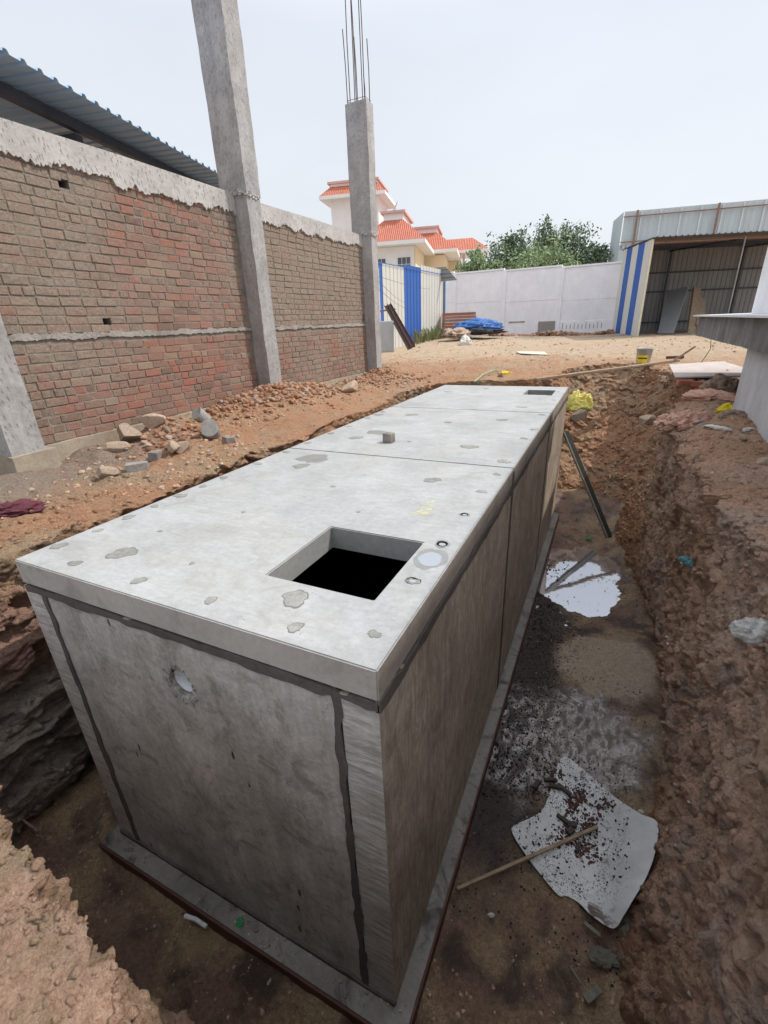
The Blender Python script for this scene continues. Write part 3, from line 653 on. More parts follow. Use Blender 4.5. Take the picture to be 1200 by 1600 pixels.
# side walls: three panels a side; their ends show at the front as ribbed posts
for (xa, xb, mt) in ((-W_, -W_ + pw - 0.03, 'side'), (-pw + 0.03, 0.0, 'side')):
    for y0, y1 in ((0.0, sA - 0.008), (sA + 0.008, sB - 0.008), (sB + 0.008, L_)):
        o = MB().box((xa, y0, zb), (xb, y1, zt)).build('side_wall', mt, tank)
        o.data.materials.append(M['post'])
        for p in o.data.polygons:
            if p.normal.y < -0.5: p.material_index = 1
MB().box((-W_ + pw, L_ - 0.15, zb), (-pw, L_ - 0.004, zt)).build('back_wall', 'front', tank)
for y in (sA, sB):
    for x in (-W_ + 0.01, -0.03):
        MB().box((x, y - 0.007, zb), (x + 0.02, y + 0.007, zt)).build('joint_filler', 'joint', tank)
# inside: near-black sheets painted as the shade of the hollow tank
MB().box((-W_ + 0.21, 0.17, -HB + 0.02), (-0.21, 0.172, zt - 0.002)).box((-W_ + 0.205, 0.17, -HB + 0.02), (-W_ + 0.209, L_ - 0.2, zt - 0.002)).box((-0.209, 0.17, -HB + 0.02), (-0.205, L_ - 0.2, zt - 0.002)).box((-W_ + 0.21, L_ - 0.2, -HB + 0.02), (-0.21, L_ - 0.17, zt - 0.002)).build('painted_shade', 'shadeblack', tank)
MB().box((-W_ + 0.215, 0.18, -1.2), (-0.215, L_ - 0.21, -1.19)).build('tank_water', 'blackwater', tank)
# mortar joints with ragged edges: strips along a path
def ragged(name, p0, p1, side, wa, wb, thick, mat, parent, seed, step=0.025, j=0.008):
    p0, p1, side, thick = [np.array(t, float) for t in (p0, p1, side, thick)]; L = np.linalg.norm(p1 - p0); k = int(L / step) + 2
    r2 = np.random.RandomState(seed); t = np.linspace(0, 1, k)
    a = wa + j * (fbm(np.stack([t * L * 9, 0 * t, 0 * t + seed], -1), 3, seed)) * 2; b = wb + j * (fbm(np.stack([t * L * 9, 0 * t + 5, 0 * t + seed], -1), 3, seed)) * 2
    A = p0 + (p1 - p0) * t[:, None] - side * a[:, None]; B = p0 + (p1 - p0) * t[:, None] + side * b[:, None]
    mb = MB(); vs = list(A) + list(B) + list(A + thick) + list(B + thick); fs = []
    for i in range(k - 1): fs += [(i, i + 1, k + i + 1, k + i), (2 * k + i, 2 * k + i + 1, 3 * k + i + 1, 3 * k + i), (i, i + 1, 2 * k + i + 1, 2 * k + i), (k + i, k + i + 1, 3 * k + i + 1, 3 * k + i)]
    fs += [(0, k, 3 * k, 2 * k), (k - 1, 2 * k - 1, 4 * k - 1, 3 * k - 1)]
    mb.add(vs, fs); return mb.build(name, mat, parent)
zj = -T_ - 0.022
ragged('mortar_joint', (-W_ + 0.015, -0.003, zj), (-0.004, -0.003, zj), (0, 0, 1), 0.030, 0.012, (0, 0.02, 0), 'joint', tank, 1)
ragged('mortar_joint', (-W_ + pw - 0.012, -0.005, zb + 0.01), (-W_ + pw - 0.012, -0.005, zj - 0.02), (1, 0, 0), 0.020, 0.020, (0, 0.02, 0), 'joint', tank, 2)
ragged('mortar_joint', (-pw + 0.012, -0.005, zb + 0.01), (-pw + 0.012, -0.005, zj - 0.02), (1, 0, 0), 0.022, 0.018, (0, 0.02, 0), 'joint', tank, 3)
ragged('mortar_joint', (0.007, 0.0, zj), (0.007, L_, zj), (0, 0, 1), 0.034, 0.018, (-0.02, 0, 0), 'joint', tank, 4, 0.03, 0.010)
for k_, (y, wd) in enumerate(((sA, 0.026), (sB, 0.018))):
    ragged('mortar_joint', (0.006, y, zb + 0.01), (0.006, y, -0.03), (0, 1, 0), wd, wd, (-0.02, 0, 0), 'joint', tank, 7 + k_, 0.03, 0.005)
ragged('mortar_joint', (-W_, -0.012, zb + 0.012), (0.0, -0.012, zb + 0.012), (0, 0, 1), 0.02, 0.02, (0, 0.02, 0), 'joint', tank, 5)
# base slab, with a rusty shutter angle left along its sides
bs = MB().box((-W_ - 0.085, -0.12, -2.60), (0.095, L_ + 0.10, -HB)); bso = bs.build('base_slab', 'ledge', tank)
MB().box((0.096, -0.125, -2.60), (0.108, L_ + 0.1, -HB - 0.006)).build('shutter_angle', 'maroon', tank)
MB().box((-W_ - 0.09, -0.135, -2.60), (0.108, -0.1215, -HB - 0.008)).build('shutter_angle', 'maroon', tank)
# dirt lumps on the ledge
# grout patches, rings, puddle on the lid
def blob(cx, cy, rx, ry, seed, n=20, irr=0.15, rot=0.0):
    r2 = random.Random(seed); ph = [r2.uniform(0, 6.28) for _ in range(3)]; o = []
    for k in range(n):
        a = 2 * math.pi * k / n; q = 1 + irr * (math.sin(2 * a + ph[0]) + 0.6 * math.sin(3 * a + ph[1]) + 0.5 * math.sin(5 * a + ph[2]) + 0.35 * math.sin(9 * a + ph[0]) + r2.uniform(-.25, .25))
        u, v = rx * q * math.cos(a), ry * q * math.sin(a); o.append((cx + u * math.cos(rot) - v * math.sin(rot), cy + u * math.sin(rot) + v * math.cos(rot)))
    return o
def disc(name, poly, z, mat, dome=0.0, thick=0.004):
    cx = sum(p[0] for p in poly) / len(poly); cy = sum(p[1] for p in poly) / len(poly); n = len(poly)
    vs = [(p[0], p[1], z - thick) for p in poly] + [(p[0], p[1], z) for p in poly] + [(cx + (p[0] - cx) * 0.6, cy + (p[1] - cy) * 0.6, z + dome) for p in poly] + [(cx, cy, z + dome * 1.2)]
    fs = [(i, (i + 1) % n, n + (i + 1) % n, n + i) for i in range(n)] + [(n + i, n + (i + 1) % n, 2 * n + (i + 1) % n, 2 * n + i) for i in range(n)] + [(2 * n + i, 2 * n + (i + 1) % n, 3 * n) for i in range(n)]
    return MB().add(vs, fs).build(name, mat, tank)
PT = [(470, 728, 16), (591, 648, 9), (675, 750, 17), (753, 768, 10), (645, 908, 15), (461, 935, 30), (461, 980, 17), (585, 991, 14), (733, 698, 17), (787, 721, 14), (776, 741, 9), (819, 685, 8), (847, 648, 7),
      (816, 636, 10), (785, 656, 11), (837, 671, 8), (399, 724, 9), (346, 746, 9), (279, 774, 13), (196, 807, 12), (92, 853, 15), (117, 880, 13), (192, 864, 26), (217, 907, 14), (329, 938, 13),
      (445, 706, 8), (481, 692, 8), (515, 677, 8), (544, 666, 7), (571, 653, 7), (587, 643, 6), (556, 684, 13), (643, 648, 12), (865, 625, 5), (858, 618, 5), (872, 612, 5), (700, 612, 8), (760, 607, 6), (640, 690, 5), (250, 830, 5), (380, 800, 5), (520, 760, 6), (300, 880, 6), (560, 800, 4), (700, 660, 7), (740, 640, 6), (153, 829, 9), (236, 790, 8), (312, 759, 8)]
for i, (px, py, r) in enumerate(PT):
    c = at_z(px, py, 0.0); e = at_z(px + r, py, 0.0); rw = min(0.11, np.linalg.norm(e - c) * 0.95)
    c[0] = min(max(c[0], -W_ + 0.07), -0.06); c[1] = max(c[1], 0.07)
    disc('grout_ring', blob(c[0], c[1], rw * 0.80, rw * 0.74, i, 36, irr=0.15), 0.0012, 'ring')
    disc('grout_patch', blob(c[0], c[1], rw * 0.72, rw * 0.66, i, 36, irr=0.13), 0.0020, 'patch', 0.0015)
def lifting_hole(px, py, r):
    c = at_z(px, py, 0.0); disc('lifting_hole_rim', blob(c[0], c[1], r * 1.4, r * 1.35, px, irr=0.14), 0.0012, 'patch')
    disc('lifting_hole', blob(c[0], c[1], r, r * 0.95, px, irr=0.03), 0.003, 'shadeblack'); disc('lifting_hole_water', blob(c[0] + 0.004, c[1] - 0.012, r * 0.62, r * 0.5, px, irr=0.05), 0.0045, 'lidwater')  # hole is a flat disc with its darkness painted on
lifting_hole(691, 850, 0.033); lifting_hole(726, 804, 0.024); lifting_hole(645, 907, 0.026)
c = at_z(672, 874, 0); disc('damp_stain', blob(c[0], c[1] + 0.01, 0.082, 0.125, 4, 28, 0.08), 0.0008, 'dampc'); disc('rain_puddle', blob(c[0], c[1], 0.062, 0.078, 12, 28, 0.05), 0.0020, 'lidwater')
for (px, py, rx, ry, sd_) in ((490, 716, 0.13, 0.16, 3), (592, 676, 0.16, 0.10, 9)):
    c = at_z(px, py, 0); disc('damp_stain', blob(c[0], c[1], rx, ry, sd_, 30, 0.16), 0.0009, 'dampc')
ck = MB(); cz_ = at_z(660, 795, 0); r4 = random.Random(3)
for (a0, a1) in (((645, 802), (662, 797)), ((648, 804), (668, 800)), ((660, 793), (678, 791)), ((664, 797), (682, 794)), ((668, 785), (680, 783)), ((652, 800), (672, 803))):
    ck = MB()
    for k in range(10):
        t = k / 10; q = at_z(a0[0] + (a1[0] - a0[0]) * t + r4.uniform(-2, 2), a0[1] + (a1[1] - a0[1]) * t + r4.uniform(-1.2, 1.2), 0); s_ = r4.uniform(0.003, 0.009)
        ck.box((q[0] - s_, q[1] - s_ * .4, 0.0002), (q[0] + s_, q[1] + s_ * .4, 0.0008 + k * 1e-5))
    ck.build('yellow_marking', 'chalk', tank)['kind'] = 'stuff'

# ------------------------------------------------------------------ brick wall in two bays between concrete columns
FX = -4.66
COLY = [(1.10, 1.43), (5.02, 5.34), (9.0, 9.30)]
proto = []
def brick_mesh(w, seed):
    r2 = random.Random(seed); bm = bmesh.new(); bmesh.ops.create_cube(bm, size=1)
    for v in bm.verts: v.co = (v.co.x * 0.10 + r2.uniform(-.003, .003), v.co.y * w + r2.uniform(-.004, .004), v.co.z * 0.077 + r2.uniform(-.004, .004))
    bmesh.ops.bevel(bm, geom=[e for e in bm.edges], offset=0.0045, segments=1, affect='EDGES')
    me = bpy.data.meshes.new('brick'); bm.to_mesh(me); bm.free(); me.materials.append(M['brick']); return me
STR = [brick_mesh(0.222, k) for k in range(5)]; HDR = [brick_mesh(0.104, k + 20) for k in range(4)]; TQ = [brick_mesh(0.16, k + 40) for k in range(3)]
def brick_wall(y0, y1, label, holes, seed):
    r2 = random.Random(seed); w = thing('brick_wall', (FX - 0.11, (y0 + y1) / 2, -0.1), label, 'brick wall', 'bays of the unfinished brick wall')
    hs = []
    for (hy, hz_, hw, hh) in holes: hs.append(rect(hy - hw / 2, hz_ - hh / 2, hy + hw / 2, hz_ + hh / 2))
    plate('mortar_core', rect(y0 - 0.02, -0.05, y1 + 0.02, 2.98), hs, lambda u, v: (FX - 0.007, u, v), (-0.17, 0, 0), 'mortar', w)
    MB().box((FX - 0.22, y0 - 0.02, -0.05), (FX - 0.187, y1 + 0.02, 2.98)).build('wall_back', 'shadeblack', w)  # near-black sheet painted as the dark behind the wall holes
    rows = [0.165 + 0.0885 * k for k in range(11)] + [1.235 + 0.089 * k for k in range(18)]
    L = []
    for ri, z in enumerate(rows):
        y = y0 + 0.006 + r2.uniform(-0.02, 0.02); typ = r2.choice(['s', 's', 'm', 'h', 'm'])
        while y < y1 - 0.05:
            k = 's' if typ == 's' else ('h' if typ == 'h' and r2.random() < 0.75 else r2.choice('shst'))
            wd = {'s': 0.222, 'h': 0.104, 't': 0.16}[k]
            if y + wd > y1: 
                if y1 - y < 0.09: break
                wd = 0.104; k = 'h'
                if y + wd > y1 + 0.01: break
            yc = y + wd / 2; zc = z + 0.006 * math.sin(yc * 2.1 + ri) + r2.uniform(-0.003, 0.003)
            ok = all(not (abs(yc - hy) < (wd + hw) / 2 - 0.035 and abs(z - hz_) < (0.074 + hh) / 2 - 0.02) for hy, hz_, hw, hh in holes)
            if not ok:
                for hy, hz_, hw, hh in holes:
                    for a_, b_ in ((y, hy - hw / 2 - 0.004), (hy + hw / 2 + 0.004, y + wd)):
                        if abs(z - hz_) < 0.1 and 0.03 < b_ - a_ < wd: L.append(((a_ + b_) / 2, zc, 'h', 0.0, 0.0, 0.0, 1, (b_ - a_) / 0.104))
            if ok: L.append((yc, zc, k, r2.uniform(-0.004, 0.004), r2.uniform(-0.010, 0.010), r2.uniform(-0.014, 0.014), r2.randrange(99), 1.0))
            y += wd + r2.uniform(0.009, 0.016)
    L.sort(key=lambda b: ((b[0] - CAM[1]) ** 2 + 9) / (1.0 if b[2] == 's' else 0.75))
    rest = MB()
    for i, (yc, zc, k, dx, ra, rb, q, sy) in enumerate(L):
        me = {'s': STR, 'h': HDR, 't': TQ}[k]; me = me[q % len(me)]
        if i < 298:
            o = bpy.data.objects.new('brick', me); COL.objects.link(o); o.location = (FX - 0.05 + dx, yc, zc); o.rotation_euler = (ra, 0, rb); o.scale = (1, sy, 1)
            o.parent = w; o.matrix_parent_inverse = Matrix.Translation(w.location).inverted()
        else:
            vs = [(FX - 0.05 + dx + v.co.x, yc + v.co.y * sy, zc + v.co.z) for v in me.vertices]; rest.add(vs, [tuple(p.vertices) for p in me.polygons])
    ro = rest.build('brickwork', M['brick2'], w); tag(ro, kind='stuff')
    # beam on top, its lower edge ragged with slurry runs over the bricks
    def edge(base, amp, n=260, s=0):
        t = np.linspace(y0, y1, n); a = fbm(np.stack([t * 6, 0 * t, 0 * t + s], -1), 4, s); b = np.abs(fbm(np.stack([t * 28, 0 * t, 0 * t + s], -1), 3, s + 5))
        return list(zip(t, base + amp * a - amp * 1.1 * b))
    e = edge(2.755, 0.065, s=seed); top = [(y1, 2.955), ((y0 + y1) / 2, 2.985), (y0, 2.97)]
    ztop = 3.01 if seed == 1 else 2.98
    o = plate('top_beam', e + [(y1, ztop - 0.02), ((y0 + y1) / 2, ztop), (y0, ztop - 0.01)], [], lambda u, v: (FX + 0.028, u, v), (-0.25, 0, 0), 'beam', w)
    e1 = edge(1.150, 0.022, s=seed + 30); e2 = edge(1.200, 0.024, s=seed + 40)[::-1]
    plate('mortar_band', e1 + e2, [], lambda u, v: (FX + 0.014, u, v), (-0.05, 0, 0), 'mortar2', w)
    e1 = edge(0.118, 0.012, 120, seed + 50)
    plate('plinth_beam', [(y0, -0.5), (y1, -0.5)] + e1[::-1], [], lambda u, v: (FX + 0.06, u, v), (-0.25, 0, 0), 'plinth', w)
    return w
def _b2():
    m = M['brick'].copy(); m.name = 'brick_mass'
    t = m.node_tree
    for n in list(t.nodes):
        if n.type == 'OBJECT_INFO':
            g = t.nodes.new('ShaderNodeNewGeometry')
            for l in list(n.outputs['Random'].links): t.links.new(g.outputs['Random Per Island'], l.to_socket)
    return m
M['brick2'] = _b2()
p1_ = at_x(100, 287, FX); p2_ = at_x(168, 503, FX); p3_ = at_x(569, 497, FX)
brick_wall(COLY[0][1], COLY[1][0], 'long near bay of the unfinished brick wall with two square holes in it', [(p1_[1], p1_[2], 0.11, 0.08), (p2_[1], p2_[2], 0.10, 0.08)], 1)
brick_wall(COLY[1][1], COLY[2][0], 'far bay of the brick wall between the tall column and the column topped with steel bars', [(p3_[1] - 0.04, p3_[2], 0.07, 0.12)], 2)

def rough_box(name, a, b, mat, parent, step=0.09, amp=0.006, seed=0):
    bm = bmesh.new(); mb = MB().box(a, b); vs = [bm.verts.new(v) for v in mb.v]
    for f in mb.f: bm.faces.new([vs[i] for i in f])
    for ax in range(3):
        n = int((b[ax] - a[ax]) / step)
        for k in range(1, n + 1):
            c = a[ax] + (b[ax] - a[ax]) * k / (n + 1); no = [0, 0, 0]; no[ax] = 1; co = [0, 0, 0]; co[ax] = c
            bmesh.ops.bisect_plane(bm, geom=bm.verts[:] + bm.edges[:] + bm.faces[:], plane_co=co, plane_no=no)
    P = np.array([v.co[:] for v in bm.verts]); d = np.stack([fbm(P * 3 + 7 * k, 3, seed + k) for k in range(3)], -1) * amp * 2
    for v, q in zip(bm.verts, P + d): v.co = q
    bmesh.ops.recalc_face_normals(bm, faces=bm.faces)
    me = bpy.data.meshes.new(name); bm.to_mesh(me); bm.free(); return link(name, me, mat, parent, True if False else False)
def collar(x0, x1, y0, y1, z, parent, seed):
    mb = MB(); r2 = random.Random(seed)
    for k in range(90):
        s = r2.uniform(0.008, 0.028)
        if r2.random() < 0.5: c = (r2.uniform(x0, x1), y0, z + r2.gauss(0, 0.02))
        else: c = (x1, r2.uniform(y0, y1), z + r2.gauss(0, 0.02))
        mb.box((c[0] - s, c[1] - s, c[2] - s * 0.6), (c[0] + s * .5, c[1] + s * .5, c[2] + s * 0.6), jit=s * 0.4, rr=r2)
    return mb.build('slurry_collar', 'beam', parent)
CX0, CX1 = -4.88, -4.40
clab = ['nearest rough grey concrete column, cut off by the left edge of the photo', 'very tall grey concrete column rising out of the top of the picture', 'shorter grey concrete column at the wall end with bare steel bars on top']
for i, (ya, yb) in enumerate(COLY):
    t = thing('concrete_column', ((CX0 + CX1) / 2, (ya + yb) / 2, -0.1), clab[i], 'column', 'concrete columns along the brick wall')
    top = [7.5, 7.5, 5.26][i]
    rough_box('column_shaft', (CX0 + 0.02, ya + 0.01, -0.1 if i else 0.12), (CX1 - 0.015, yb - 0.015, 2.97), 'col', t, seed=i)
    rough_box('column_shaft', (CX0, ya, 2.97), (CX1, yb, top), 'col', t, seed=i + 5)
    collar(CX0, CX1 - 0.01, ya + 0.005, yb - 0.01, 2.97, t, i)
    if i == 0: rough_box('column_pedestal', (CX0, ya - 0.02, -0.6), (CX1 + 0.035, yb + 0.06, 0.12), 'plinth', t, seed=9)
    if i == 1: rough_box('column_foot', (CX0, ya - 0.02, -0.3), (CX1 + 0.02, yb + 0.03, 0.09), 'plinth', t, seed=19)
    if i == 2:
        bars = [(545, 55), (549, 10), (551, 65), (555, 0), (564, -40), (575, 0), (577.5, 72), (572, 120), (560, -10)]
        tops = [1.15, 1.9, 1.1, 2.4, 2.9, 2.2, 1.0, 0.45, 2.1]
        pos = [(-4.84, 9.05), (-4.78, 9.05), (-4.72, 9.26), (-4.64, 9.05), (-4.6, 9.25), (-4.46, 9.06), (-4.44, 9.24), (-4.5, 9.15), (-4.7, 9.1)]
        for k, (bx, by) in enumerate(pos):
            hh = tops[k]; MB().tube([(bx, by, top - 0.05), (bx + 0.008 * k / 4 - .01, by + 0.01, top + hh * .5), (bx + rnd.uniform(-.03, .03), by + rnd.uniform(-.02, .03), top + hh)], 0.009, 6).build('rebar', 'rebar', t)
        ring = [(-4.85, 9.04, top + .06), (-4.44, 9.04, top + .055), (-4.43, 9.27, top + .05), (-4.85, 9.27, top + .06), (-4.85, 9.04, top + .06)]
        MB().tube(ring, 0.005, 5).build('stirrup', 'rebar', t)

# ------------------------------------------------------------------ corrugated sheets
def corr(o, U, Vv, width, height, pitch=0.2, rise=0.03, mat='corrwhite', parent=None, name='sheet', th=0.002, profile='trap'):
    o, U, Vv = [np.array(t, float) for t in (o, U, Vv)]; U = U / np.linalg.norm(U); Vv = Vv / np.linalg.norm(Vv); Nn = np.cross(U, Vv); Nn /= np.linalg.norm(Nn)
    pr = []; u = 0.0
    while u < width:
        for a, r_ in ((0, 0), (0.60, 0), (0.70, 1), (0.90, 1)):
            if u + a * pitch <= width: pr.append((u + a * pitch, r_ * rise))
        u += pitch
    pr.append((width, 0)); n = len(pr)
    A = [o + U * p + Nn * q for p, q in pr]; B = [a + Vv * height for a in A]; A2 = [a - Nn * th for a in A]; B2 = [b - Nn * th for b in B]
    fs = []
    for i in range(n - 1): fs += [(i, i + 1, n + i + 1, n + i), (2 * n + i, 2 * n + i + 1, 3 * n + i + 1, 3 * n + i), (i, i + 1, 2 * n + i + 1, 2 * n + i), (n + i, n + i + 1, 3 * n + i + 1, 3 * n + i)]
    return MB().add(A + B + A2 + B2, fs).build(name, mat, parent)
def unit(v): v = np.array(v, float); return v / np.linalg.norm(v)

# tin roof behind the brick wall (neighbour)
A_ = at_z(342, 272, 3.8); B_ = at_z(0, 77, 3.8); dv = unit(A_ - B_); pv = unit(np.cross((0, 0, 1), dv))
if pv[0] > 0: pv = -pv
tr = thing('tin_roof_shed', (A_ + pv * 2) * np.array([1, 1, 0]), 'grey corrugated tin roof on dark steel purlins rising behind the brick wall', 'shed roof')
st_ = B_ - dv * 3.5; Lr = np.linalg.norm(A_ - B_) + 3.5 + 1.2
slope = unit(pv + np.array([0, 0, 0.0]))
for k in range(int(Lr / 1.0) + 1): corr(st_ + dv * k * 1.0, dv, slope, 1.0, 7.0, 0.2, 0.035, 'roofsheet', tr, 'roof_sheet')
for off in (0.52, 2.2, 4.2, 6.4):
    a = st_ + pv * off + np.array([0, 0, -0.14]); MB().box((0, 0, 0), (Lr, 0.09, 0.12), (a, dv, pv, (0, 0, 1))).build('purlin', 'purlin', tr)
for s_ in (1.0, 5.0, 8.6):
    a = st_ + dv * s_ + np.array([0, 0, -0.30]) + pv * 0.6; MB().box((0, 0, 0), (0.12, 6.2, 0.15), (a, dv, pv, (0, 0, 1))).build('rafter', 'purlin', tr)
    for o_ in (0.7, 6.3):
        b = st_ + dv * s_ + pv * (o_ + .3); MB().tube([(b[0], b[1], -0.2), (b[0], b[1], 3.5)], 0.07, 8).build('post', 'purlin', tr)

# ------------------------------------------------------------------ left shed of blue and white sheets
Pa = at_d(597, 411, 15.5); Pb = at_d(692, 416, 20.0); 
Pa0 = np.array([Pa[0], Pa[1], 0.25]); U_ = unit((Pb - Pa) * [1, 1, 0]); Wd = np.linalg.norm((Pb - Pa)[:2]); Bk = unit(np.cross((0, 0, 1), U_))
if Bk[1] < 0: Bk = -Bk
shed = thing('sheet_metal_shed', Pa0 + U_ * Wd / 2 + Bk, 'small shed of off-white and blue corrugated sheets left of the white wall', 'shed')
def px_on_line(px):   # distance along the shed front for a picture column
    d = ray(px, 470); A2 = np.array([[d[0], -U_[0]], [d[1], -U_[1]]]); s = np.linalg.solve(A2, (Pa - CAM)[:2]); return s[1]
edges = [(-0.9, None, 'corrwhite'), (0.0, None, 'corrblue')]
cuts = [-3.0, px_on_line(594), px_on_line(599), px_on_line(632), px_on_line(658), px_on_line(692)]; mats = ['corrwhite', 'corrblue', 'corrwhite', 'corrblue', 'corrwhite']
for a, b, m_ in zip(cuts[:-1], cuts[1:], mats):
    ht = Pa[2] + (Pb[2] - Pa[2]) * (a / Wd) - 0.25
    corr(Pa0 + U_ * a, -U_ if False else U_, (0, 0, 1), b - a - 0.004, ht, 0.30, -0.025, m_, shed, 'wall_sheet')
# dark doorway side, blue post, roof
sideL = 1.9
c0_ = Pa0 + U_ * Wd
MB().box((0.02, 0.1, 0), (0.06, 0.5, 2.9), (c0_, U_, Bk, (0, 0, 1))).build('door', 'purlin', shed)
MB().box((0.04, 0.0, 0), (0.12, 0.10, 3.1), (c0_ + U_ * 0.30, U_, Bk, (0, 0, 1))).build('corner_post', 'bluepost', shed)
corr(c0_ + U_ * 0.35 + Bk * 0.1, Bk, (0, 0, 1), 3.0, 2.95, 0.22, 0.03, 'corrwhite', shed, 'wall_sheet')
rz = Pa[2]; 
o_ = Pa0 + np.array([0, 0, Pa[2] - 0.25 + 0.03]) + Bk * 0.06 - U_ * 3.0 - np.array([0, 0, 0.5])
vr = unit(Bk * 1.0 + np.array([0, 0, 0.03])); ur = unit(U_ + np.array([0, 0, (Pb[2] - Pa[2]) / Wd]))
corr(o_, ur, vr, Wd + 3.1, 3.4, 0.22, 0.03, 'corrgrey', shed, 'roof_sheet')
tipA = at_d(693, 417, 19.8); tipB = at_d(711, 438, 19.8)
corr(tipA - Bk * 0.1, unit(tipB - tipA), Bk, np.linalg.norm(tipB - tipA), 2.6, 0.22, 0.03, 'corrgrey', shed, 'roof_sheet')
MB().box((-3, -0.04, 0), (Wd, -0.037, 0.03), (Pa0 + np.array([0, 0, Pa[2] - 0.27]), U_, Bk, (0, 0, 1))).build('eave_rail', 'corrblue', shed)

# ------------------------------------------------------------------ white precast boundary wall
Wl = at_d(700, 426.5, 23.2); Wr = at_d(972, 410, 19.6)
bw = thing('boundary_wall', ((Wl + Wr) / 2) * [1, 1, 0] + [0, 0, 0.4], 'long white boundary wall of precast panels across the back of the yard', 'wall')
Uw = unit((Wr - Wl) * [1, 1, 0]); LW = np.linalg.norm((Wr - Wl)[:2]); Nw = unit(np.cross(Uw, (0, 0, 1)))
if Nw[1] > 0: Nw = -Nw
def wpx(px):
    d = ray(px, 460); s = np.linalg.solve(np.array([[d[0], -Uw[0]], [d[1], -Uw[1]]]), (Wl - CAM)[:2]); return s[1]
cutw = [wpx(640), wpx(709), wpx(786), wpx(874), wpx(975)]
def wz(s): return Wl[2] + (Wr[2] - Wl[2]) * s / LW
fr = lambda o: (o, Uw, Nw, np.array([0, 0, 1.0]))
for a, b in zip(cutw[:-1], cutw[1:]):
    zt_ = (wz(a) + wz(b)) / 2
    for z0, z1, dd in ((0.1, 0.97, 0.015), (0.975, zt_ - 1.43, 0.0), (zt_ - 1.425, zt_ - 0.06, 0.008)):
        bevel(MB().box((a + 0.1, -0.10, z0), (b - 0.03, dd, z1), fr(np.array([Wl[0], Wl[1], 0]))).build('wall_panel', 'white', bw), 0.01, 1)
    MB().box((a, -0.12, zt_ - 0.055), (b, 0.04, zt_ + 0.02), fr(np.array([Wl[0], Wl[1], 0]))).build('coping', 'white', bw)
for s in cutw[1:-1]: MB().box((s - 0.03, -0.14, 0.1), (s + 0.14, 0.07, wz(s) - 0.05), fr(np.array([Wl[0], Wl[1], 0]))).build('wall_post', 'white', bw)
a = wpx(845); b = wpx(872); MB().box((a, 0.0, 0.1), (b, 0.03, 1.0), fr(np.array([Wl[0], Wl[1], 0]))).build('bare_patch', 'cement', bw)
a = wpx(798); b = wpx(823); MB().box((a, 0.0, 0.985), (b, 0.035, 1.05), fr(np.array([Wl[0], Wl[1], 0]))).build('patched_slot', 'plinth', bw)
for k in range(12):
    s = wpx(878 + k * 6.2); MB().box((s - 0.012, 0.0, 0.62), (s + 0.012, 0.022, 0.62 + 0.22 + 0.05 * math.sin(k * 2)), fr(np.array([Wl[0], Wl[1], 0]))).build('drain_slot', 'greystone', bw)

# ------------------------------------------------------------------ right open shed with blue striped end, screen behind
q0 = at_d(1020, 374, 15.6); q1 = at_d(972.5, 392, 19.6); q2 = at_d(1200, 363, 15.3)
fz_ = 0.30
rs = thing('open_storage_shed', (q0 + q1 + q2) / 3 * [1, 1, 0] + [0, 0, fz_], 'open-fronted corrugated shed with blue and white striped end wall at the right', 'shed')
Ue = unit((q1 - q0) * [1, 1, 0]); Le = np.linalg.norm((q1 - q0)[:2]); Uf = unit((q2 - q0) * [1, 1, 0]); Lf = 8.0
n5 = 5
for k in range(n5):
    z = q0[2] + (q1[2] - q0[2]) * (k + 0.5) / n5
    corr(np.array([q0[0], q0[1], 0.1]) + Ue * Le * k / n5, Ue, (0, 0, 1), Le / n5 - 0.003, z - 0.1, 0.2, -0.02, ['corrwhite', 'corrblue'][k % 2], rs, 'wall_sheet')
for k in range(8):
    corr(np.array([q1[0], q1[1], 0.1]) + Uf * k, Uf, (0, 0, 1), 0.997, q1[2] - 0.08, 0.2, -0.02, 'corrgrey', rs, 'back_sheet')
for zz in (0.75, 2.0, 2.75): MB().box((0, -0.10, zz), (Lf, -0.05, zz + 0.06), (np.array([q1[0], q1[1], 0]), Uf, -Ue * -1, (0, 0, 1))).build('back_rail', 'purlin', rs)
rv = unit(q1 - q0)
for k in range(8): corr(q0 + Uf * (k - 0.05) + np.array([0, 0, 0.05]) - rv * 0.15, Uf, rv, 1.0, np.linalg.norm(q1 - q0) + 0.3, 0.2, 0.03, 'corrgrey', rs, 'roof_sheet')
MB().box((0, 0, -0.12), (Lf, 0.06, -0.02), (q0, Uf, Ue, (0, 0, 1))).build('front_rail', 'rust', rs)
for s in (0.0, 3.05, 6.2): MB().tube([q0 + Uf * s + np.array([0, 0, -0.05]), np.array([q0[0] + Uf[0] * s, q0[1] + Uf[1] * s, 0.2])], 0.022, 8).build('front_post', 'cement', rs)
for s in (2.0, 5.0): MB().box((0, 0, 0.1), (0.08, 0.08, q1[2] - 0.1), (np.array([q1[0], q1[1], 0]) + Uf * s - Ue * 0.15, Uf, Ue, (0, 0, 1))).build('back_post', 'purlin', rs)
for s in (2.0, 5.0): MB().tube([q1 + Uf * s + np.array([0, 0, -.1]), q0 + Uf * (s + 1) + np.array([0, 0, -.12])], 0.035, 6).build('roof_brace', 'purlin', rs)
for s in np.arange(0, 3.9, 0.75): MB().box((0, 0, -0.10), (Lf, 0.05, -0.02), (q0 + rv * s, Uf, Ue, (0, 0, 1))).build('roof_batten', 'rust' if s < 1 else 'purlin', rs)
MB().box((-0.02, -0.03, 0.1), (0.05, 0.03, q0[2]), (np.array([q0[0], q0[1], 0]), Uf, Ue, (0, 0, 1))).build('corner_trim', 'palewood', rs)
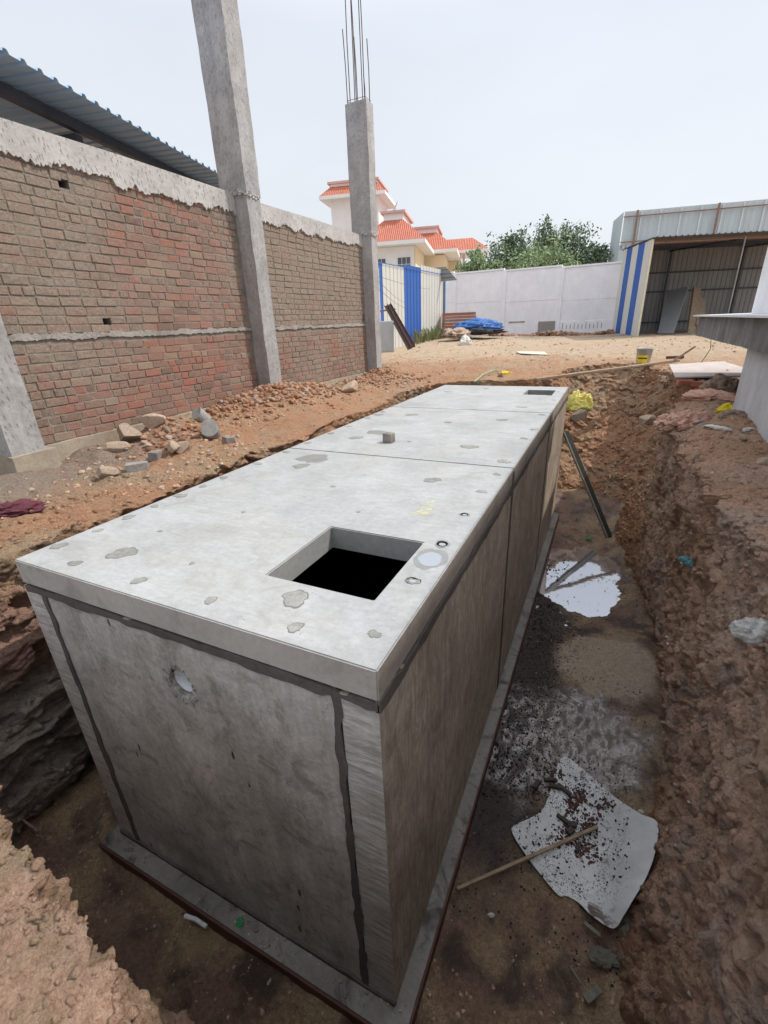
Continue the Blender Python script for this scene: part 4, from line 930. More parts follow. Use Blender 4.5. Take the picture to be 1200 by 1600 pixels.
# boards leaning inside
def board(name, base_px, top_px, depth0, depth1, wdt, th, mat, label, cat, grp=None):
    a = at_d(*base_px, depth0); b = at_d(*top_px, depth1); v = b - a; Lh = np.linalg.norm(v); v = v / Lh; u = unit(np.cross(v, FW)); n = np.cross(u, v)
    return bevel(tag(MB().box((-wdt / 2, -th / 2, 0), (wdt / 2, th / 2, Lh), (a, u, n, v)).build(name, mat), label, cat, grp), 0.008, 1)
# big sheet: parallelogram drawn in its own leaning plane
S1 = [at_d(1028, 522, 17.4), at_d(1052, 522, 16.9), at_d(1076, 449, 18.0), at_d(1043, 456, 18.6)]
tag(MB().prism(S1, unit(np.cross(S1[1] - S1[0], S1[3] - S1[0])) * 0.04).build('leaning_sheet', 'corrgrey'), 'large dull grey sheet leaning against the back of the open shed', 'sheet')
board('leaning_plank', (1079, 522), (1089, 450), 17.6, 18.2, 0.30, 0.12, 'wood', 'tall pale board standing in the open shed just right of the grey sheet', 'board', 'boards standing in the open shed')
board('leaning_plank', (1093, 510), (1098, 466), 17.6, 18.2, 0.3, 0.05, 'wood', 'short pale board standing in the open shed right of the taller one', 'board', 'boards standing in the open shed')
# white block wall and plastic screen behind
r0 = at_d(975, 331, 24.0); r1 = at_d(1200, 311, 22.5); Us = unit((r1 - r0) * [1, 1, 0]); Ls = np.linalg.norm((r1 - r0)[:2])
scr = thing('plastic_sheet_screen', (r0 + r1) / 2 * [1, 1, 0] + [0, 0, 0.4], 'tall pale blue corrugated plastic screen with rusty rails above the open shed', 'screen')
cuts_ = [975, 1001, 1031, 1062, 1093, 1126, 1158, 1190, 1225, 1260]
def spx(px):
    d = ray(px, 340); s = np.linalg.solve(np.array([[d[0], -Us[0]], [d[1], -Us[1]]]), (r0 - CAM)[:2]); return s[1]
cs = [spx(c) for c in cuts_]; Nb = unit(np.cross((0, 0, 1), Us))
if Nb[1] < 0: Nb = -Nb
zs = lambda s: r0[2] + (r1[2] - r0[2]) * s / Ls
for a, b in zip(cs[:-1], cs[1:]):
    corr(np.array([r0[0], r0[1], zs(a) - 1.75]) + Us * (a + 0.01), Us, (0, 0, 1), b - a - 0.02, 1.75, 0.25, 0.03, 'clear', scr, 'plastic_sheet')
    MB().box((-0.03, -0.09, 0), (0.03, -0.04, 1.75), (np.array([r0[0], r0[1], zs(b) - 1.75]) + Us * b, Us, Nb, (0, 0, 1))).build('edge_strip', 'palewood' if False else 'marble', scr)
for dz in (0.28, 1.45): MB().box((0, -0.16, -dz), (Ls * 1.2, -0.10, -dz + 0.045), (r0, unit(r1 - r0), Nb, (0, 0, 1))).build('rail', 'rust', scr)
for px in (994, 1118): MB().box((-0.05, -0.2, -1.75), (0.05, -0.165, 0), (r0 + unit(r1 - r0) * spx(px), Us, Nb, (0, 0, 1))).build('post', 'rust', scr)
corr(np.array([r0[0], r0[1], 0.2]), Nb, (0, 0, 1), 0.02 + 0.0 + 2.5, r0[2] - 0.2, 0.25, 0.03, 'clear', scr, 'plastic_sheet')
corr(np.array([r0[0], r0[1], 2.5]), Us, (0, 0, 1), 0.35, 2.9 - 0.75, 0.25, 0.02, 'clear', scr, 'plastic_sheet')
bb = thing('white_block_building', r0 * [1, 1, 0] + Us * 4 + Nb + [0, 0, 0.4], 'low white building behind the open shed under the plastic screen', 'building')
MB().box((0.25, 0.0, 0), (10, 3, zs(0) - 1.76 - 0.0), (np.array([r0[0], r0[1], 0.0]), Us, Nb, (0, 0, 1))).build('wall', 'white', bb)
MB().box((0.8, -0.03, 3.3), (2.3, -0.002, 3.5), (np.array([r0[0], r0[1], 0.7]), Us, Nb, (0, 0, 1))).build('window', 'glass', bb)

# ------------------------------------------------------------------ house with red tiled skirt roofs, far left
A0 = at_d(664, 372, 35.0)
azB = R(-13.98); DB = np.array([math.sin(azB), math.cos(azB), 0]); DA = np.array([-DB[1], DB[0], 0])     # DA runs left, DB runs away
house = thing('tiled_house', A0 * [1, 1, 0] + DA * 3 + DB * 3, 'white two-storey house with red tiled skirt roofs and a roof tower', 'house')
def hb(name, a, b, mat, par=house): return MB().box(a, b, (np.array([A0[0], A0[1], 0.0]), DA, DB, (0, 0, 1))).build(name, mat, par)
def skirt(a0, a1, b0, b1, z0, z1, ins, par=house, para=0.55):
    """tiled skirt from eave rectangle up to a smaller one, with fascia and parapet box"""
    O = np.array([A0[0], A0[1], 0.0]); P = lambda a, b, z: O + DA * a + DB * b + np.array([0, 0, z])
    lo = [P(a0, b0, z0), P(a1, b0, z0), P(a1, b1, z0), P(a0, b1, z0)]; hi = [P(a0 + ins, b0 + ins, z1), P(a1 - ins, b0 + ins, z1), P(a1 - ins, b1 - ins, z1), P(a0 + ins, b1 - ins, z1)]
    mb = MB().add(lo + hi, [(i, (i + 1) % 4, 4 + (i + 1) % 4, 4 + i) for i in range(4)]); o = mb.build('roof', 'tile', par)
    uvl = o.data.uv_layers.new(name='UVMap')
    for p in o.data.polygons:
        for li in p.loop_indices:
            c = np.array(o.data.vertices[o.data.loops[li].vertex_index].co[:]); n = p.normal
            u = c @ (DA if abs(np.array(n[:]) @ DB) > abs(np.array(n[:]) @ DA) else DB); uvl.data[li].uv = (u, c[2])
    hb('fascia', (a0 - 0.03, b0 - 0.03, z0 - 0.28), (a1 + 0.03, b1 + 0.03, z0 - 0.01), 'housewhite', par)
    if para:
        hb('parapet', (a0 + ins, b0 + ins, z1 - 0.1), (a1 - ins, b1 - ins, z1 + para), 'housewhite', par); hb('parapet_cap', (a0 + ins - 0.2, b0 + ins - 0.2, z1 + para), (a1 - ins + 0.2, b1 - ins + 0.2, z1 + para + 0.18), 'pinktrim', par)
z0 = A0[2]
hb('wall', (1.0, 1.0, 0), (4.9, 7.0, z0 - 0.3), 'housewhite'); hb('side_wall', (0.9, 1.1, 0), (0.995, 7, z0 - 0.3), 'cream')  # side panel tinted as if sunlit
skirt(0.0, 5.6, 0.0, 8.5, z0, z0 + 1.75, 2.0, para=0.45)
hb('wall', (-0.9, 8.0, 0), (5, 14, z0 - 0.25), 'cream'); skirt(-2.1, 4.0, 7.0, 15.0, z0 + 0.1, z0 + 1.75, 2.0, para=0.35)
skirt(-4.9, 1.0, 12.0, 17.0, z0 + 0.55, z0 + 1.75, 1.6, para=0)
hb('wall', (-2.2, 14.0, 0), (2, 17, z0 - 0.2), 'cream'); hb('balcony', (-4.4, 12.5, z0 - 3.0), (-1.0, 16.5, z0 - 2.3), 'housewhite')
for a_ in (-4.2, -2.6): hb('pillar', (a_, 12.6, z0 - 2.3), (a_ + 0.22, 12.9, z0 + 0.2), 'pinktrim')
for wa in (1.25, 3.3):
    f = hb('window', (wa, 0.94, z0 - 2.15), (wa + 1.15, 0.995, z0 - 1.0), 'housewhite')
    for i_ in range(3):
        for j_ in range(2): g = hb('pane', (wa + 0.06 + i_ * 0.36, 0.90, z0 - 2.1 + j_ * 0.53), (wa + 0.36 + i_ * 0.36, 0.935, z0 - 1.63 + j_ * 0.53), 'glass', f)
# tower
tw = at_d(548, 285, 40.0)
ta = (tw - A0) @ DA; tb = (tw - A0) @ DB; tz = tw[2]
zc = at_d(548, 300, 40.0)[2]
def towerx(px, py): p = at_d(px, py, 40.0); return (p - A0) @ DA, (p - A0) @ DB, p[2]
aL, bL, zL = towerx(493, 300); aR, bR, zR = towerx(602, 304)
t0, t1 = aR, aL
hb('tower_wall', (t0 + 0.8, tb + 0.8, 0), (t1 - 0.8, tb + 5.2, zc), 'housewhite')
skirt(t0, t1, tb, tb + 6.0, zc, zc + 0.80, 0.85, para=0.18)
# dish
dsh = at_d(617, 330, 36.5); di = thing('satellite_dish', dsh - [0, 0, 0.5], 'small white satellite dish on the house roof right of the tower', 'satellite dish')
dm = MB(); nn_ = 16; c_ = dsh + [0, 0, 0.3]; ax_ = unit(np.array([-0.7, -0.5, 0.5])); e1_ = unit(np.cross(ax_, (0, 0, 1))); e2_ = np.cross(ax_, e1_)
vs = [c_ - ax_ * 0.12]; 
for rr in (0.25, 0.45):
    for k in range(nn_): vs.append(c_ - ax_ * (0.12 - 0.6 * rr * rr) + (e1_ * math.cos(k * 2 * math.pi / nn_) + e2_ * math.sin(k * 2 * math.pi / nn_)) * rr)
fs = [(0, 1 + k, 1 + (k + 1) % nn_) for k in range(nn_)] + [(1 + k, 1 + (k + 1) % nn_, 1 + nn_ + (k + 1) % nn_, 1 + nn_ + k) for k in range(nn_)]
vs2 = [v - ax_ * 0.02 for v in vs]; dm.add(vs, fs).add(vs2, fs).build('dish', 'marble', di)
MB().tube([dsh - [0, 0, 0.6], dsh + [0, 0, 0.25]], 0.03, 6).build('mast', 'cabinet', di); MB().tube([c_ - ax_ * 0.1, c_ + ax_ * 0.45], 0.015, 5).build('feed_arm', 'cabinet', di)

# ------------------------------------------------------------------ trees behind the wall
def tree(px, pyt, pyb, wpx_, depth, mat, label, seed, nleaf=5200, blobs=10):
    r2 = np.random.RandomState(seed); top = at_d(px, pyt, depth); bot = at_d(px, pyb, depth); ht = top[2]; wd = wpx_ / F * depth
    t = thing('tree', (top[0], top[1], 0.4), label, 'tree', 'trees behind the white wall')
    base = np.array([top[0], top[1], 0.3]); cz0 = bot[2]; H_ = ht - cz0
    tr_ = MB(); tr_.tube([base, base + [0.1, 0, (cz0 - 0.3) * 0.7], np.array([top[0], top[1], cz0 + H_ * 0.35])], [0.17, 0.12, 0.07], 8)
    C_ = []
    for k in range(blobs):
        a = r2.uniform(0, 6.28); rr = wd / 2 * math.sqrt(r2.uniform(0, 1)) * 0.85; zz = cz0 + H_ * r2.uniform(0.05, 0.9) * (1 - 0.55 * (rr / (wd / 2)) ** 1.5)
        C_.append((np.array([top[0] + rr * math.cos(a), top[1] + rr * math.sin(a), zz]), r2.uniform(0.16, 0.30) * wd))
    C_.append((np.array([top[0], top[1], ht - 0.18 * wd]), 0.2 * wd))
    for c, r in C_[:7]: tr_.tube([np.array([top[0], top[1], cz0 + H_ * 0.1]), (np.array([top[0], top[1], cz0 + H_ * 0.2]) + c) / 2 + [0, 0, .1], c], [0.06, 0.04, 0.015], 5)
    tr_.build('trunk', 'bark', t)
    vs = []; fs = []
    n1 = nleaf // len(C_); i = 0
    for c, r in C_:
        sub = r2.normal(size=(9, 3)) * r * 0.55 + c
        for k in range(n1):
            p = sub[r2.randint(9)] + r2.normal(size=3) * r * 0.30 * np.array([1, 1, 0.8]); s_ = r2.uniform(0.05, 0.13)
            u = r2.normal(size=3); u /= np.linalg.norm(u); v = np.cross(u, r2.normal(size=3)); v /= np.linalg.norm(v)
            vs += [p - u * s_, p + v * s_ * 0.45, p + u * s_, p - v * s_ * 0.45]; fs.append((i, i + 1, i + 2, i + 3)); i += 4
    me = bpy.data.meshes.new('crown'); me.from_pydata([tuple(v) for v in vs], [], fs); link('crown', me, mat, t)
    return t
tree(752, 398, 428, 55, 25.0, 'leafB', 'light green bushy tree nearest the house over the white wall', 3, 3600, 9)
tree(805, 370, 425, 78, 27.0, 'leafA', 'dark round tree second from the left above the white wall', 4, 5200, 10)
tree(872, 350, 420, 88, 27.5, 'leafA', 'tallest dark leafy tree standing up in the middle behind the white wall', 5, 7200, 13)
tree(925, 386, 418, 64, 27.0, 'leafA', 'low dark tree at the right end of the tree row near the plastic screen', 6, 3000, 8)
tree(840, 392, 424, 100, 24.5, 'leafB', 'mid green shrubby tree filling the gap between the two dark trees', 8, 4200, 10)

# ------------------------------------------------------------------ building at the right: plinth, cantilevered slab edge and wall above
bd = thing('unfinished_building', (3.5, 1.5, 0.0), 'unfinished building edge at the far right with a thin white slab over rough grey beam', 'building')
MB().box((1.915, -1.8, -0.4), (6.5, 5.15, 0.80)).build('plinth_wall', 'plaster', bd)
rough_box('edge_beam', (1.82, -1.8, 0.79), (6.4, 8.28, 1.075), 'beam2', bd, 0.14, 0.008, 3)
MB().box((1.755, -1.85, 1.078), (6.4, 8.50, 1.098)).build('stone_sheet', 'marble', bd)
MB().box((2.25, 1.1, 1.10), (6.3, 7.05, 3.50)).build('upper_wall', 'white', bd)  # far corner in view; unseen height and near end shaped to shade the pit
# loose cable from the slab
tag(MB().tube([at_d(1111, 531, 9.0), at_d(1110, 545, 9.0), at_d(1103, 556, 9.1), at_d(1096, 566, 9.2)], 0.006, 6).build('cable', 'wire'), 'thin dark cable hanging down from the slab edge to the ground', 'cable')

# ------------------------------------------------------------------ things in the yard
def box_on(name, px, py, size, rotz, mat, label, cat, group=None, jit=0.006, sink=0.02, z=None, tilt=0.0):
    p = G(px, py); zz = h1(p[0], p[1]) if z is None else z
    mb = MB().box((-size[0] / 2, -size[1] / 2, 0), (size[0] / 2, size[1] / 2, size[2]), jit=jit)
    o = mb.build(name, mat); bevel(o, min(size) * 0.06, 1); o.location = (float(p[0]), float(p[1]), zz - sink); o.rotation_euler = (tilt, tilt * 0.6, rotz); return tag(o, label, cat, group)
# block on the lid
p = at_z(606, 692, 0)
o = MB().box((-0.052, -0.045, 0), (0.052, 0.045, 0.095), jit=0.003).build('concrete_block', 'greystone'); bevel(o, 0.005, 1); o.location = (float(p[0]), float(p[1]) + 0.03, 0.003); o.rotation_euler = (0, 0, -0.12)
tag(o, 'small dark grey concrete cube standing alone on the tank lid', 'block', 'small concrete blocks')
box_on('concrete_block', 215, 733, (0.20, 0.10, 0.09), 0.9, 'cement', 'grey concrete block lying on the bank nearest the tank corner, beside a pale stone', 'block', 'small concrete blocks')
box_on('concrete_block', 244, 718, (0.10, 0.10, 0.10), 0.4, 'greystone', 'small grey cube lying just right of the pale stone on the left bank', 'block', 'small concrete blocks')
box_on('concrete_block', 358, 692, (0.16, 0.10, 0.075), -0.5, 'greystone', 'low grey block lying in front of the broken concrete cylinder', 'block', 'small concrete blocks')
# broken concrete cylinder: upper and lower half
for (px, py, rx, rot, lab) in ((332, 682, 0.10, (0.9, 0.25, 0.5), 'lower half of the broken concrete cylinder leaning by the wall'), (323, 660, 0.09, (0.5, -0.5, 0.2), 'upper cracked half of the concrete cylinder resting on the other half')):
    p = G(px, py); mb = MB(); nn2 = 18; r2 = random.Random(px)
    vs = [(rx * math.cos(2 * math.pi * k / nn2), rx * math.sin(2 * math.pi * k / nn2), 0) for k in range(nn2)] + [(rx * math.cos(2 * math.pi * k / nn2), rx * math.sin(2 * math.pi * k / nn2), 0.17 + 0.03 * math.sin(2 * math.pi * k / nn2) + r2.uniform(-.012, .012)) for k in range(nn2)]
    mb.add(vs, [tuple(range(nn2))[::-1], tuple(range(nn2, 2 * nn2))] + [(k, (k + 1) % nn2, nn2 + (k + 1) % nn2, nn2 + k) for k in range(nn2)])
    o = mb.build('concrete_cylinder', 'cement'); bevel(o, 0.006, 1); o.rotation_euler = rot; o.location = (float(p[0]), float(p[1]), h1(p[0], p[1]) + (0.02 if px == 332 else 0.0)); tag(o, lab, 'concrete lump')
# named stones on the left bank
RK = [rock_mesh('stone', k, 3, (1, 0.75, 0.8)) for k in range(6)]
for me in RK: me.materials.append(M['stone'])
for (px, py, s, k, lab) in ((205, 692, .15, 0, 'widest pale stone on the left bank rubble under the wall'), (190, 681, .11, 1, 'brown stone lying above and behind the widest pale stone'), (243, 668, .12, 2, 'tan angular stone at the upper right of the wall rubble'),
        (185, 706, .09, 3, 'flat pale stone just below the widest stone on the bank'), (272, 709, .10, 4, 'whitish upright stone wedged between the two grey blocks'), (232, 700, .06, 5, 'small brown stone left of the grey cube'), (262, 678, .06, 1, 'small rounded stone below the tan angular stone'),
        (285, 707, .08, 2, 'grey brown stone at the lower right end of the rubble'), (170, 745, .07, 3, 'brown stone lying close to the pit edge on the left bank'), (60, 735, .09, 0, 'flat grey flake lying at the foot of the nearest column'),
        (548, 612, .16, 4, 'long pale stone slab lying on orange soil in front of the far bay'), (782, 590, .10, 5, 'tan stone beside the yellow plastic scrap behind the tank'), (905, 652, .10, 1, 'grey brown boulder under the yellow bag at the pit corner'),
        (1010, 665, .10, 2, 'pale flat rock on the right bank below the pink cloth'), (1085, 720, .05, 3, 'small brown stone on the right bank crest'), (1160, 690, .06, 4, 'brown clod on the right bank near the building wall'), (1195, 725, .08, 5, 'reddish stone at the right edge below the building wall'),
        (1110, 1470, .06, 2, 'square brown stone low on the right bank')):
    if py > 1000: p = np.array([1.27, 0.93, -1.25]); p = CAM + ray(px, py) * 1.85
    else: p = G(px, py)
    s = s * (1.5 if px < 600 else 1.1)
    put('stone', RK[k], None, (p[0], p[1], p[2] + s * 0.32), (s, s * 0.85, s * 0.8), (rnd.uniform(-.3, .3), rnd.uniform(-.3, .3), rnd.uniform(0, 6)), lab, 'stone', 'loose stones on the banks', smooth=False)

# bucket
p = G(1004, 569); b = thing('paint_bucket', p, 'dirty white bucket with yellow label standing in the yard', 'bucket')
k_ = 0.17; mb = MB(); nn3 = 24
pr_ = [(0.80, 0), (1.0, 1.95), (1.08, 1.97), (1.08, 2.1), (0.98, 2.1), (0.95, 1.9), (0.76, 0.06)]
vs = [(p[0] + k_ * r * math.cos(2 * math.pi * j / nn3), p[1] + k_ * r * math.sin(2 * math.pi * j / nn3), p[2] - 0.01 + k_ * z) for r, z in pr_ for j in range(nn3)]
fs = [(i * nn3 + j, i * nn3 + (j + 1) % nn3, (i + 1) * nn3 + (j + 1) % nn3, (i + 1) * nn3 + j) for i in range(len(pr_) - 1) for j in range(nn3)] + [tuple(6 * nn3 + j for j in range(nn3))]
mb.add(vs, fs).build('bucket_body', 'bucket', b, True)
lb = MB(); a0 = math.atan2(-1, -0.1) - 0.9
vs = [(p[0] + k_ * (0.83 + 0.102 * zz + 0.012) * math.cos(a0 + t * 1.5), p[1] + k_ * (0.83 + 0.102 * zz + 0.012) * math.sin(a0 + t * 1.5), p[2] + k_ * zz) for zz in (0.15, 1.15) for t in np.linspace(0, 1, 9)]
lb.add(vs, [(i, i + 1, 10 + i, 9 + i) for i in range(8)]).build('bucket_label', 'yellow', b)
lb = MB(); vs = [(p[0] + k_ * (0.83 + 0.102 * zz + 0.018) * math.cos(a0 + 0.1 + t * 1.3), p[1] + k_ * (0.83 + 0.102 * zz + 0.018) * math.sin(a0 + 0.1 + t * 1.3), p[2] + k_ * zz) for zz in (0.68, 0.85) for t in np.linspace(0, 1, 9)]
lb.add(vs, [(i, i + 1, 10 + i, 9 + i) for i in range(8)]).build('label_stripe', 'wire', b)
# long plank, stick, boards
def bar(name, a, b, wd, th, mat, label, cat, grp=None, up=(0, 0, 1)):
    a = np.array(a, float); b = np.array(b, float); v = b - a; L = np.linalg.norm(v); v /= L; u = unit(np.cross(v, up)); n = np.cross(u, v)
    o = MB().box((-wd / 2, -th / 2, 0), (wd / 2, th / 2, L), (a, u, n, v)).build(name, mat); bevel(o, min(wd, th) * 0.12, 1); return tag(o, label, cat, grp)
bar('plank', G(836, 598) + [0, 0, .05], G(1058, 570) + [0, 0, .08], 0.10, 0.05, 'wood', 'long weathered plank lying across the soil behind the tank', 'plank', 'timber lying in the yard')
bar('plank', G(985, 576) + [0, 0, .04], G(1048, 571) + [0, 0, .10], 0.08, 0.04, 'wood', 'shorter plank lying beside the long one right of the bucket', 'plank', 'timber lying in the yard')
bar('wooden_stick', G(1046, 571) + [0, 0, .06], at_d(1087, 541, 9.9), 0.05, 0.04, 'wood', 'slanting wooden stick poking up from the pale board', 'stick', 'timber lying in the yard')
bar('steel_channel', G(1040, 562) + [0, 0, .04], G(1068, 562) + [0, 0, .04], 0.07, 0.06, 'maroon', 'short rusty red steel piece behind the slanting stick', 'steel piece')
P4 = [at_z(1045, 571, .20), at_z(1130, 566, .20), at_z(1165, 577, .20), at_z(1162, 589, .20), at_z(1055, 591, .20)]
tag(MB().prism(P4, (0, 0, 0.02)).build('plywood_board', 'pinkboard'), 'pale pinkish board lying flat on bricks beside the building', 'board')
for i, (px, py, rz_) in enumerate(((1070, 596, .3), (1093, 597, -.2), (1108, 602, .5), (1100, 606, -.3))):
    box_on('red_brick', px, py, (0.22, 0.10, 0.075), rz_, 'redbrick', ['red brick directly under the left edge of the pale board', 'second red brick under the pale board, nearer the middle', 'red brick beside the dark sack by the building wall', 'lowest red brick in front of the small stack'][i], 'brick', 'loose bricks under the pale board', z=0.12 - 0.015 * i)
tag(MB().prism([G(807, 551) + [0, 0, .02], G(850, 553) + [0, 0, .02], G(856, 556) + [0, 0, .02], G(812, 555) + [0, 0, .02]], (0, 0, 0.015)).build('pale_sheet', 'palewood'), 'thin pale sheet lying flat in the middle of the yard', 'sheet')
tag(MB().tube([G(741, 598) + [0, 0, .02], G(755, 589) + [0, 0, .05], G(770, 581) + [0, 0, .05], G(778, 579) + [0, 0, .02]], 0.015, 8).build('hose', 'hose'), 'pale green hose piece lying behind the tank', 'hose')
RG = [rag_mesh('rag', k) for k in range(9)]
def rag(name, k, mat, px, py, sz, rot, label, cat, group=None, loc=None, dz=0.0):
    me = RG[k].copy(); me.name = name; p = G(px, py) if loc is None else np.array(loc, float)
    return put(name, me, mat, (p[0], p[1], p[2] + dz), sz, rot, label, cat, group)
rag('plastic_scrap', 0, 'yellow', 791, 584, (.13, .09, .07), (0, 0, .3), 'bright yellow plastic scrap beside the green hose', 'scrap')
rag('plastic_bag', 1, 'yellowpale', 0, 0, (.17, .14, .20), (0, 0, .8), 'crumpled yellow plastic bag at the back right corner of the tank', 'bag', loc=(0.42, 7.6, -0.12) if False else G(905, 636), dz=0.0)
rag('cloth', 2, 'cloth', 1075, 664, (.34, .12, .12), (0.1, 0, 0.9), 'dusty pink cloth draped over the right bank edge', 'cloth', 'old cloths on the right bank')
rag('cloth', 3, 'cloth', 1042, 668, (.11, .16, .12), (0, 0, .2), 'small pink cloth loop left of the long draped cloth', 'cloth', 'old cloths on the right bank')
rag('cloth', 4, 'cloth', 1105, 622, (.30, .14, .10), (0, 0, -.5), 'crumpled pinkish cloth heap in front of the bricks', 'cloth', 'old cloths on the right bank')
rag('sack', 5, 'cloth2', 1130, 612, (.24, .18, .20), (0, 0, .2), 'dark brown sack slumped against the building wall', 'sack')
rag('scrap', 6, 'orange', 1131, 592, (.09, .06, .14), (0, 0, .2), 'bright orange scrap standing on the pale board', 'scrap')
rag('plastic_scrap', 7, 'yellow', 1138, 643, (.12, .08, .07), (0, 0, .6), 'yellow plastic scrap by the building wall foot', 'scrap')
rag('rag', 8, 'cloth2', 1145, 650, (.13, .1, .06), (0, 0, 1), 'grey brown rag under the yellow scrap', 'rag')
rag('plastic_scrap', 0, 'paper', 1124, 672, (.12, .04, .02), (0, 0, -.7), 'long white scrap lying on the right bank top', 'scrap', 'white scraps on the right bank')
rag('plastic_scrap', 1, 'paper', 1090, 655, (.06, .05, .03), (0, 0, .4), 'small white scrap between the pink cloths', 'scrap', 'white scraps on the right bank')
rag('plastic_scrap', 2, 'teal', 1092, 662, (.05, .04, .03), (0, 0, .4), 'little blue scrap next to the draped pink cloth', 'scrap')
rag('plastic_scrap', 3, 'paper', 1168, 672, (.07, .03, .02), (0, 0, .9), 'pale scrap at the foot of the building wall', 'scrap', 'white scraps on the right bank')
rag('cloth', 3, 'plaid', 12, 806, (.22, .11, .07), (0, 0, 0.9), 'maroon patterned cloth end poking in from the left edge on the bank', 'cloth', dz=0.03)
# tarp, stacked bricks and heap by the white wall
tq = G(735, 515); rag('tarpaulin', 4, 'blue', 0, 0, (.95, .5, .38), (0, 0, .35), 'crumpled blue tarpaulin thrown over a stack by the white wall', 'tarpaulin', loc=at_d(742, 517, 19.6), dz=0.05)
rag('tarpaulin', 5, 'wire', 0, 0, (0.9, .35, .16), (0, 0, .35), 'dark sheeting tucked under the blue tarpaulin', 'tarpaulin', loc=at_d(758, 520, 19.0), dz=0.0)
bst = thing('brick_stack', at_d(718, 517, 20.6), 'low stack of dull red boards between the shed and the tarpaulin', 'stack'); pb = at_d(718, 517, 20.6)
for k in range(6): MB().box((-0.75, -0.3, 0.13 * k), (0.75 - 0.02 * k, 0.3, 0.13 * k + 0.11), (pb, unit(np.array([RT[0], RT[1], 0])), unit(np.array([FW[0], FW[1], 0])), (0, 0, 1))).build('board', 'redbrick' if k % 3 else 'wood', bst)
rag('sacking', 6, 'stone', 0, 0, (.6, .4, .24), (0, 0, 1), 'beige sacking heap in front of the stacked boards', 'heap', loc=at_d(713, 523, 18.6))
rag('sack', 7, 'paper', 0, 0, (.22, .18, .28), (0, 0, 1), 'small white bag standing on the yard by the shed', 'bag', loc=G(728, 538))
# steel channels leaning by the shed
for i, (a, b) in enumerate((((640, 546), (603, 478)), ((646, 543), (608, 476)))):
    A5 = at_d(*a, 12.4); B5 = at_d(*b, 13.4); v = unit(B5 - A5); u = unit(np.cross(v, FW)); n = np.cross(u, v); L = np.linalg.norm(B5 - A5)
    t = thing('steel_channel', A5, ['brown steel channel leaning against the shed, left of the pair', 'brown steel channel leaning against the shed, right of the pair'][i], 'steel channel', 'steel channels leaning by the shed')
    MB().box((-0.045, -0.01, 0), (0.045, 0.0, L), (A5, u, n, v)).build('web', 'maroon', t); MB().box((-0.055, -0.07, 0), (-0.0455, 0.0, L), (A5, u, n, v)).build('flange', 'maroon', t); MB().box((0.0455, -0.07, 0), (0.055, 0.0, L), (A5, u, n, v)).build('flange', 'purlin', t)
bar('wooden_stick', at_d(594, 486, 13.5), at_d(618, 483, 13.6), 0.05, 0.05, 'wood', 'short timber cross piece under the leaning channels', 'stick')
# cabinet
cb = thing('metal_cabinet', at_d(606, 548, 13.2), 'pale grey metal cabinet standing behind the barred column', 'cabinet'); c5 = at_d(606, 548, 13.2); ux = unit(np.array([RT[0], RT[1], 0])); uy = unit(np.array([FW[0], FW[1], 0]))
bevel(MB().box((-0.26, 0, -0.05), (0.19, 0.4, 0.80), (c5, ux, uy, (0, 0, 1))).build('cabinet_body', 'cabinet', cb), 0.015); MB().box((-0.24, -0.012, 0.0), (0.17, -0.001, 0.77), (c5, ux, uy, (0, 0, 1))).build('cabinet_door', 'cabinet', cb)
# wires
for i, (a, b, da, db) in enumerate((((592, 432), (672, 452), 10.5, 19), ((592, 440), (632, 473), 10.5, 17), ((592, 452), (634, 482), 10.5, 17))):
    A5 = at_d(*a, da); B5 = at_d(*b, db); m = (A5 + B5) / 2 - [0, 0, 0.06]
    tag(MB().tube([A5, m, B5], 0.0045, 5).build('overhead_wire', 'wire'), ['upper thin wire running from the barred column towards the house', 'middle thin wire running from the barred column down to the shed', 'lowest thin wire running from the barred column to the shed'][i], 'wire', 'wires from the column to the shed')
# weeds at the shed foot
wv_ = MB(); r6 = random.Random(8)
for k in range(420):
    s = r6.uniform(px_on_line(636), px_on_line(695)); q = Pa0 + U_ * s - Bk * r6.uniform(0.05, 0.5); z = h1(q[0], q[1]); hh = r6.uniform(0.12, 0.6) * (1.0 if s > Wd * .5 else 1.0)
    l = (r6.uniform(-.2, .2), r6.uniform(-.2, .2)); wv_.add([(q[0] - .012, q[1], z), (q[0] + .012, q[1], z), (q[0] + l[0] * .5 + .01, q[1] + l[1] * .5, z + hh * .7), (q[0] + l[0], q[1] + l[1], z + hh)], [(0, 1, 2), (0, 2, 3)])
tag(wv_.build('weeds', 'weed', fixn=False), 'dry green weeds growing along the foot of the shed', 'weeds', kind='stuff')

# ------------------------------------------------------------------ in the pit
# steel prop leaning on the tank
pa = np.array([0.99, 7.0, -2.47]); pb_ = np.array([0.03, 7.70, -0.80])
prop = thing('steel_prop', pa, 'black steel prop leaning from the pit floor against the far end of the tank', 'prop')
vd = unit(pb_ - pa); L = np.linalg.norm(pb_ - pa); u = unit(np.cross(vd, FW)); n = np.cross(u, vd)
MB().box((-0.06, -0.035, 0), (0.006, 0.035, L), (pa, u, n, vd)).build('prop_leg', 'steel', prop); MB().box((0.008, -0.03, 0), (0.034, 0.03, L), (pa, u, n, vd)).build('prop_leg', 'steelhi', prop)
for k in range(6): MB().box((0.036, -0.012, L * (0.12 + 0.15 * k)), (0.066, 0.012, L * (0.12 + 0.15 * k) + 0.035), (pa, u, n, vd)).build('lug', 'steelhi', prop)
